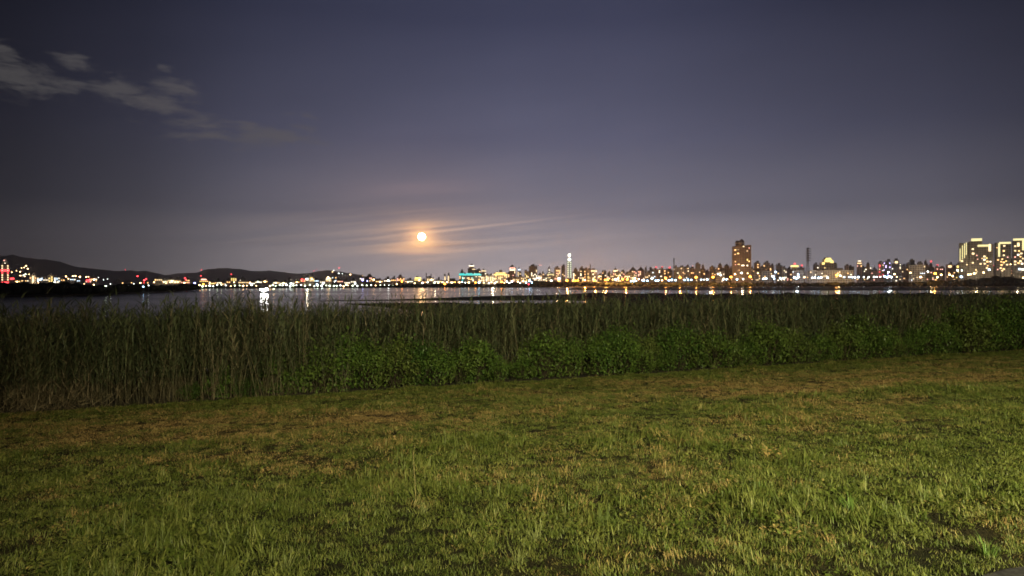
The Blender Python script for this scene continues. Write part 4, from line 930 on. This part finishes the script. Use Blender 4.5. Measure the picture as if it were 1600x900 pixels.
M_GRASS = veg_mat('grass_blades', (.046, .068, .009), (.114, .130, .029), (.165, .105, .034), (.26, .185, .075), transl=.25)
def grass_variant(seed, n, rad, hmin, hmax, w):
    r = random.Random(seed); mb = MB(); main = r.uniform(0, 6.283)
    for _ in range(n):
        a = r.uniform(0, 6.283); q = rad * math.sqrt(r.random())
        L = r.uniform(hmin, hmax) * (1 - .3 * q / rad)
        mb.ribbon((q * math.cos(a), q * math.sin(a), -.008), main + r.gauss(0, .9), abs(r.gauss(.5, .34)), r.uniform(.2, 1.4), L, w * r.uniform(.7, 1.4), 3)
    return mb.mesh('grass_clump', M_GRASS)
def weed_variant(seed):
    r = random.Random(seed); mb = MB()
    for _ in range(20):
        a = r.uniform(0, 6.283); q = .08 * math.sqrt(r.random()); p = Vector((q * math.cos(a), q * math.sin(a), r.uniform(.01, .05)))
        L = r.uniform(.018, .038); b = r.uniform(0, 6.283); d = Vector((math.cos(b), math.sin(b), r.uniform(-.2, .6))); sd = Vector((-math.sin(b), math.cos(b), r.uniform(-.2, .2))) * L * .3
        mb.add([p, p + d * L * .5 + sd, p + d * L, p + d * L * .5 - sd], [(0, 1, 2, 3)])
    return mb.mesh('weed_clump', M_GRASS)
def build_grass():
    va = [grass_variant(100 + i, 30, .095, .026, .082, .0058) for i in range(6)] + [grass_variant(120 + i, 26, .07, .06, .15, .0066) for i in range(4)] + [grass_variant(140 + i, 30, .12, .015, .045, .0048) for i in range(3)] + [weed_variant(160 + i) for i in range(3)]
    r = np.random.default_rng(5)
    pts, rot, scl, idx, dry = [], [], [], [], []
    def put(x, y, k=1.0):
        z = gz(x, y); D = math.hypot(x, y)
        dv = dryness_shade(x, y)
        rr = r.random()
        lush = nz(x, y, .55, 31) + .5 * nz(x, y, 2.1, 17)
        bare = nz(x, y, 1.3, 41) + .6 * nz(x, y, 4.0, 43)
        if bare > .62 and rr < .8: return
        if dv > .62 and rr < .35: i = int(r.integers(10, 13))
        elif lush > .28 and dv < .55 and rr < .55: i = int(r.integers(6, 10))
        elif lush > -.1 and rr > .86: i = int(r.integers(13, 16))
        else: i = int(r.integers(0, 6))
        if D < 10 and r.random() < .02: i = int(r.integers(6, 10)); k = k * 1.25
        s = k * r.uniform(.75, 1.3) * max(.55, 1 + .55 * lush) * (1 - .25 * max(0, dv - .5))
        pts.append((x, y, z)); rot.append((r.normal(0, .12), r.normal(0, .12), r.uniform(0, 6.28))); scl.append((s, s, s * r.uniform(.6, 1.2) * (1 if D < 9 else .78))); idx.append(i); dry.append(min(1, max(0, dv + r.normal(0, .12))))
    def zone(D0, D1, dens, k):
        A = .80 * (D1 * D1 - D0 * D0) * 1.0
        n = int(A * dens)
        for _ in range(n):
            D = math.sqrt(r.uniform(D0 * D0, D1 * D1)); x = r.uniform(-.80, .80) * D
            d = ld(x, D)
            if d < -.25 or on_path(x, D - .03): continue
            put(x, D, k)
    zone(3.9, 8, 200, 1.0); zone(8, 14, 135, 1.12); zone(14, 22, 90, 1.3); zone(22, 48, 46, 1.6)
    # taller fringe left standing along the foot of the reeds
    for _ in range(1500):
        u = r.uniform(-4, 62); d = abs(r.normal(0, .35)) - .1
        x, y = lxy(u, d); put(x, y, r.uniform(.9, 1.8))
    scatter('lawn_grass', pts, rot, scl, idx, dry, va, 'mown grass of the lawn, green with brown dry patches and painted soft shadows', 'grass')
build_grass()

M_REED = veg_mat('reed_leaves', (.026, .036, .017), (.076, .094, .042), (.085, .068, .04), (.15, .125, .075), transl=.25)
M_STEM = veg_mat('reed_stems', (.06, .056, .03), (.11, .095, .05), (.11, .082, .046), (.20, .16, .095), transl=.05)
def reed_variant(seed, h, broken=False):
    r = random.Random(seed); a = r.uniform(0, 6.28); bend = r.uniform(.03, .16) if not broken else r.uniform(.5, .9)
    pts = []
    for k in range(6):
        t = k / 5; pts.append((math.cos(a) * bend * h * t ** 2 if not broken else math.cos(a) * bend * h * t, math.sin(a) * bend * h * t ** 2 if not broken else math.sin(a) * bend * h * t, h * t * (1 if not broken else .55)))
    mb = MB().tube(pts, [.0055, .005, .0045, .0035, .0025, .0012], 3)
    ns = len(mb.f)
    nl = r.randint(10, 14) if not broken else 5
    for k in range(nl):
        t = .28 + .70 * (k + r.random() * .6) / nl
        i = min(4, int(t * 5)); f = t * 5 - i
        p = Vector(pts[i]).lerp(Vector(pts[i + 1]), f)
        L = r.uniform(.35, .70) * (1.1 - .35 * t)
        mb.ribbon(p, r.uniform(0, 6.283), r.uniform(.35, 1.0), r.uniform(.5, 1.6), L, r.uniform(.024, .044), 4)
    if r.random() < .35 and not broken:
        p = pts[-1]
        for k in range(9): mb.ribbon((p[0], p[1], p[2] - .1 + k * .015), r.uniform(0, 6.28), r.uniform(.1, .5), r.uniform(.2, .9), r.uniform(.10, .22), .006, 2)
    me = mb.mesh('reed', M_REED); me.materials.append(M_STEM)
    mi = [1] * ns + [0] * (len(mb.f) - ns); me.polygons.foreach_set('material_index', mi)
    return me
def build_reeds():
    va = [reed_variant(200 + i, 2.25 + .08 * i) for i in range(10)] + [reed_variant(230 + i, 1.9, True) for i in range(3)] + [weed_variant(160 + i) for i in range(3)]
    r = np.random.default_rng(11)
    pts, rot, scl, idx, dry = [], [], [], [], []
    n = 0
    while n < 23000:
        u = r.uniform(-9, 66); d = (-.5 if u < 8.5 else -1.7) - 10.5 * r.random() ** 1.1
        x, y = lxy(u, d)
        if abs(x / y) > .84: continue
        clump = nz(x, y, .5, 3) + .5 * nz(x, y, 1.5, 8)
        if r.random() > .75 + .7 * clump and d < -1.2: continue
        s = (.93 + .13 * nz(x, y, .28, 12) + r.normal(0, .10)) * 1.0
        if d > (-1.0 if u < 8.5 else -2.2): s *= r.uniform(.62, 1.0)
        i = int(r.integers(0, 10))
        dv = max(0, min(1, .2 + .55 * nz(x, y, .33, 51) + r.normal(0, .17)))
        px = 800 + x / y * F
        if px < 330 and d > -1.6 and r.random() < .09: i = int(r.integers(10, 13)); dv = .9
        pts.append((x, y, gz(x, y) - .02)); rot.append((r.normal(0, .14), r.normal(0, .14), r.uniform(0, 6.28))); s = min(s, 1.13); scl.append((s, s, s)); idx.append(i); dry.append(dv); n += 1
    # the heap of broken canes at the near left
    for _ in range(70):
        D = r.uniform(16.6, 17.8); px = r.normal(70, 34); x = (px - 800) / F * D
        if ld(x, D) > -.1: D += .8
        pts.append((x, D, gz(x, D))); rot.append((r.normal(0, .4), r.normal(0, .4), r.uniform(0, 6.28))); s = r.uniform(.35, .7); scl.append((s, s, s)); idx.append(int(r.integers(10, 13))); dry.append(1.0)
    scatter('reed_bed', pts, rot, scl, idx, dry, va, 'tall bed of reeds between the lawn and the river', 'reeds')
build_reeds()

# broad-leaved shrubs in front of the reeds
def leaf_mat():
    m, nt, b = new_mat('shrub_leaves')
    n = noise_tex(nt, pos(nt), 5.0, 3); n2 = noise_tex(nt, pos(nt), 1.1, 2)
    c = mixc(nt, (.032, .066, .012), (.084, .134, .025), n.step(.35, .65))
    c = mixc(nt, c, (.10, .12, .032), n2.step(.52, .75) * .6)
    oi = nt.nodes.new('ShaderNodeObjectInfo'); rn = E(nt, oi.outputs['Random'])
    c = mixc(nt, c, (.080, .082, .026), (rn - .6).clamp() * 1.5)      # some plants yellower
    c = mixc(nt, c, (.020, .050, .012), (rn * -1.0 + .35).clamp() * 2.0)  # some darker
    nt.links.new(c, b.inputs['Base Color']); setin(b, Roughness=.42); b.inputs['Specular IOR Level'].default_value = .22
    return m
M_LEAF = leaf_mat(); M_TWIG = plain('shrub_twigs', (.026, .021, .013), .9, .3, 5)
def shrub_meshes(seed, n=1500):
    r = random.Random(seed); mb, tw = MB(), MB()
    tips = []
    for _ in range(26):
        a = r.uniform(0, 6.283); q = r.uniform(.1, .85)
        e = Vector((math.cos(a) * q, math.sin(a) * q, math.sqrt(max(.05, 1 - q * q)) * r.uniform(.7, 1.08)))
        mid = e * .5 + Vector((0, 0, .12))
        tw.tube([(e.x * .12, e.y * .12, -.03), mid, e], [.014, .009, .003], 4)
        tips.append((mid, e))
    for _ in range(n):
        mid, e = r.choice(tips); t = r.random() ** .6
        p = mid.lerp(e, t) + Vector((r.gauss(0, .11), r.gauss(0, .11), r.gauss(0, .10)))
        if p.z < .06: p.z = r.uniform(.06, .3)
        if r.random() < .16: p.z = r.uniform(.04, .32)
        if p.z < .3: p.x *= .72 + .93 * p.z; p.y *= .72 + .93 * p.z
        a = r.uniform(0, 6.283); L = r.uniform(.06, .13); w = L * r.uniform(.5, .7)
        tilt = r.gauss(.5, .55); d = Vector((math.cos(a) * math.cos(tilt), math.sin(a) * math.cos(tilt), -math.sin(tilt) * .7)); s = Vector((-math.sin(a), math.cos(a), r.gauss(0, .35))).normalized()
        up = d.cross(s).normalized() * -L * .08
        mb.add([p, p + d * L * .45 + s * w / 2 + up, p + d * L, p + d * L * .45 - s * w / 2 + up], [(0, 1, 2), (0, 2, 3)])
    return mb.mesh('foliage', M_LEAF), tw.mesh('stem', M_TWIG)
SHR = [shrub_meshes(300 + i) for i in range(6)]
def shrub(x, y, w, h, k, label, group='broad-leaved shrubs along the lawn edge'):
    root = empty('shrub', (x, y, gz(x, y)), rng.uniform(0, 6.28)); root.scale = (w, w, h)
    mobj('foliage', SHR[k % 6][0], root); mobj('stem', SHR[k % 6][1], root)
    tag(root, label, 'shrub', group)
def build_shrubs():
    prof = [(150, .32), (260, .42), (320, .6), (370, .8), (430, 1.0), (480, 1.05), (560, 1.35), (640, 1.4), (760, 1.25), (860, 1.2), (1000, 1.15), (1080, 1.25), (1160, 1.3), (1250, 1.25), (1330, 1.4), (1440, 1.35), (1540, 1.6), (1640, 2.0)]
    u = 4.2; k = 0
    while u < 52:
        x, y = lxy(u, rng.uniform(-1.25, -.85)); px = 800 + x / y * F
        if 120 < px < 1700:
            h = np.interp(px, [p[0] for p in prof], [p[1] for p in prof]) * rng.choice((.65, .85, 1.0, 1.1, 1.3))
            w = max(.5, h * rng.uniform(.62, .8))
            shrub(x, y, w, h, k, 'leafy green shrub in the continuous scrub between lawn and reeds' if px > 360 else 'low dark shrub at the foot of the reeds on the left')
            k += 1
            if h > .8:
                x, y = lxy(u + rng.uniform(.1, .5), rng.uniform(-2.2, -1.7))
                shrub(x, y, w, h * rng.uniform(.95, 1.15), k + 2, 'leafy green shrub in the continuous scrub between lawn and reeds'); k += 1
        u += rng.uniform(.55, .85)
    x, y = lxy(44.6, -2.2); shrub(x, y, 1.5, 2.25, 3, 'tallest leafy shrub, against the dark reeds at the right edge')
build_shrubs()

# single grass plants that stand out on the lawn
def tuft(px, py, n, hmin, hmax, lean, dryv, label, spread=.05, w=.006, name='grass_tuft'):
    x, y = ray_lawn(px, py); r = random.Random(int(px)); mb = MB()
    for _ in range(n):
        a = r.uniform(0, 6.283); q = spread * r.random()
        mb.ribbon((q * math.cos(a), q * math.sin(a), -.01), a + r.gauss(0, .5), r.uniform(.05, lean), r.uniform(.2, 1.0), r.uniform(hmin, hmax), w * r.uniform(.7, 1.3), 4)
    o = mobj(name, mb.mesh(name, dryv), None, (x, y, gz(x, y))); tag(o, label, 'grass tuft', 'single grass plants on the lawn')
M_STRAW = plain('straw_blades', (.24, .20, .09), .7, .3, 30); M_PALEG = plain('pale_green_blades', (.15, .17, .06), .6, .3, 30); M_FRESH = plain('fresh_green_blades', (.085, .15, .03), .55, .3, 30)
tuft(663, 803, 30, .08, .17, .8, M_PALEG, 'pale straw tuft on the lawn beside the lone tall stalk')
tuft(810, 880, 26, .10, .20, .8, M_PALEG, 'pale grass tuft near the bottom centre of the lawn')
tuft(835, 845, 30, .10, .18, .9, M_PALEG, 'spreading pale tuft just above the bottom centre tuft')
tuft(450, 890, 24, .10, .16, .7, M_PALEG, 'pale green tuft at the bottom left of the lawn')
tuft(1115, 575, 46, .3, .62, .6, M_PALEG, 'tall light tuft at the lawn edge under the shrubs', .16, .012)
tuft(1330, 800, 34, .10, .2, .7, M_FRESH, 'fresh green tuft right of centre on the lawn')
tuft(1545, 870, 34, .10, .2, .8, M_FRESH, 'fresh green tuft beside the path corner')
tuft(1190, 770, 26, .08, .15, .7, M_FRESH, 'small fresh tuft in the right half of the lawn')
tuft(548, 890, 1, .07, .08, .1, M_STRAW, 'single short straw stub at the bottom of the lawn', .01, .008, 'grass_stub')
x, y = ray_lawn(650, 786)
sb = MB().tube([(0, 0, -.02), (-.008, 0, .15), (-.022, .01, .32), (-.030, .02, .50)], [.0028, .0024, .002, .0012], 5)
st = empty('grass_stalk', (x, y, gz(x, y)))
mobj('stem', sb.mesh('stem', M_STRAW), st)
hb = MB()
for k in range(10): hb.ribbon((-.030 + .002 * k, .02, .44 + .011 * k), k * 2.4, .25, .2, .035, .003, 2)
mobj('seed_head', hb.mesh('seed_head', M_STRAW), st)
tag(st, 'lone tall straw-coloured grass stalk standing up from the lawn', 'grass stalk')

# ------------------------------------------------------------------ night haze over the river and the city
HAZE = True
if HAZE:
    m, nt, b = new_mat('night_haze')
    nt.nodes.remove(b)
    pv = nt.nodes.new('ShaderNodeVolumePrincipled'); pv.inputs['Color'].default_value = (.93, .92, .95, 1); pv.inputs['Density'].default_value = 1.25e-4; pv.inputs['Anisotropy'].default_value = .8
    nt.links.new(pv.outputs[0], nt.nodes['Material Output'].inputs['Volume'])
    o = mobj('haze', MB().box(-6000, 6000, -400, 5600, -3.6, 330).mesh('haze', m)); tag(o, 'thin night haze over the river and the city', 'haze', kind='stuff')
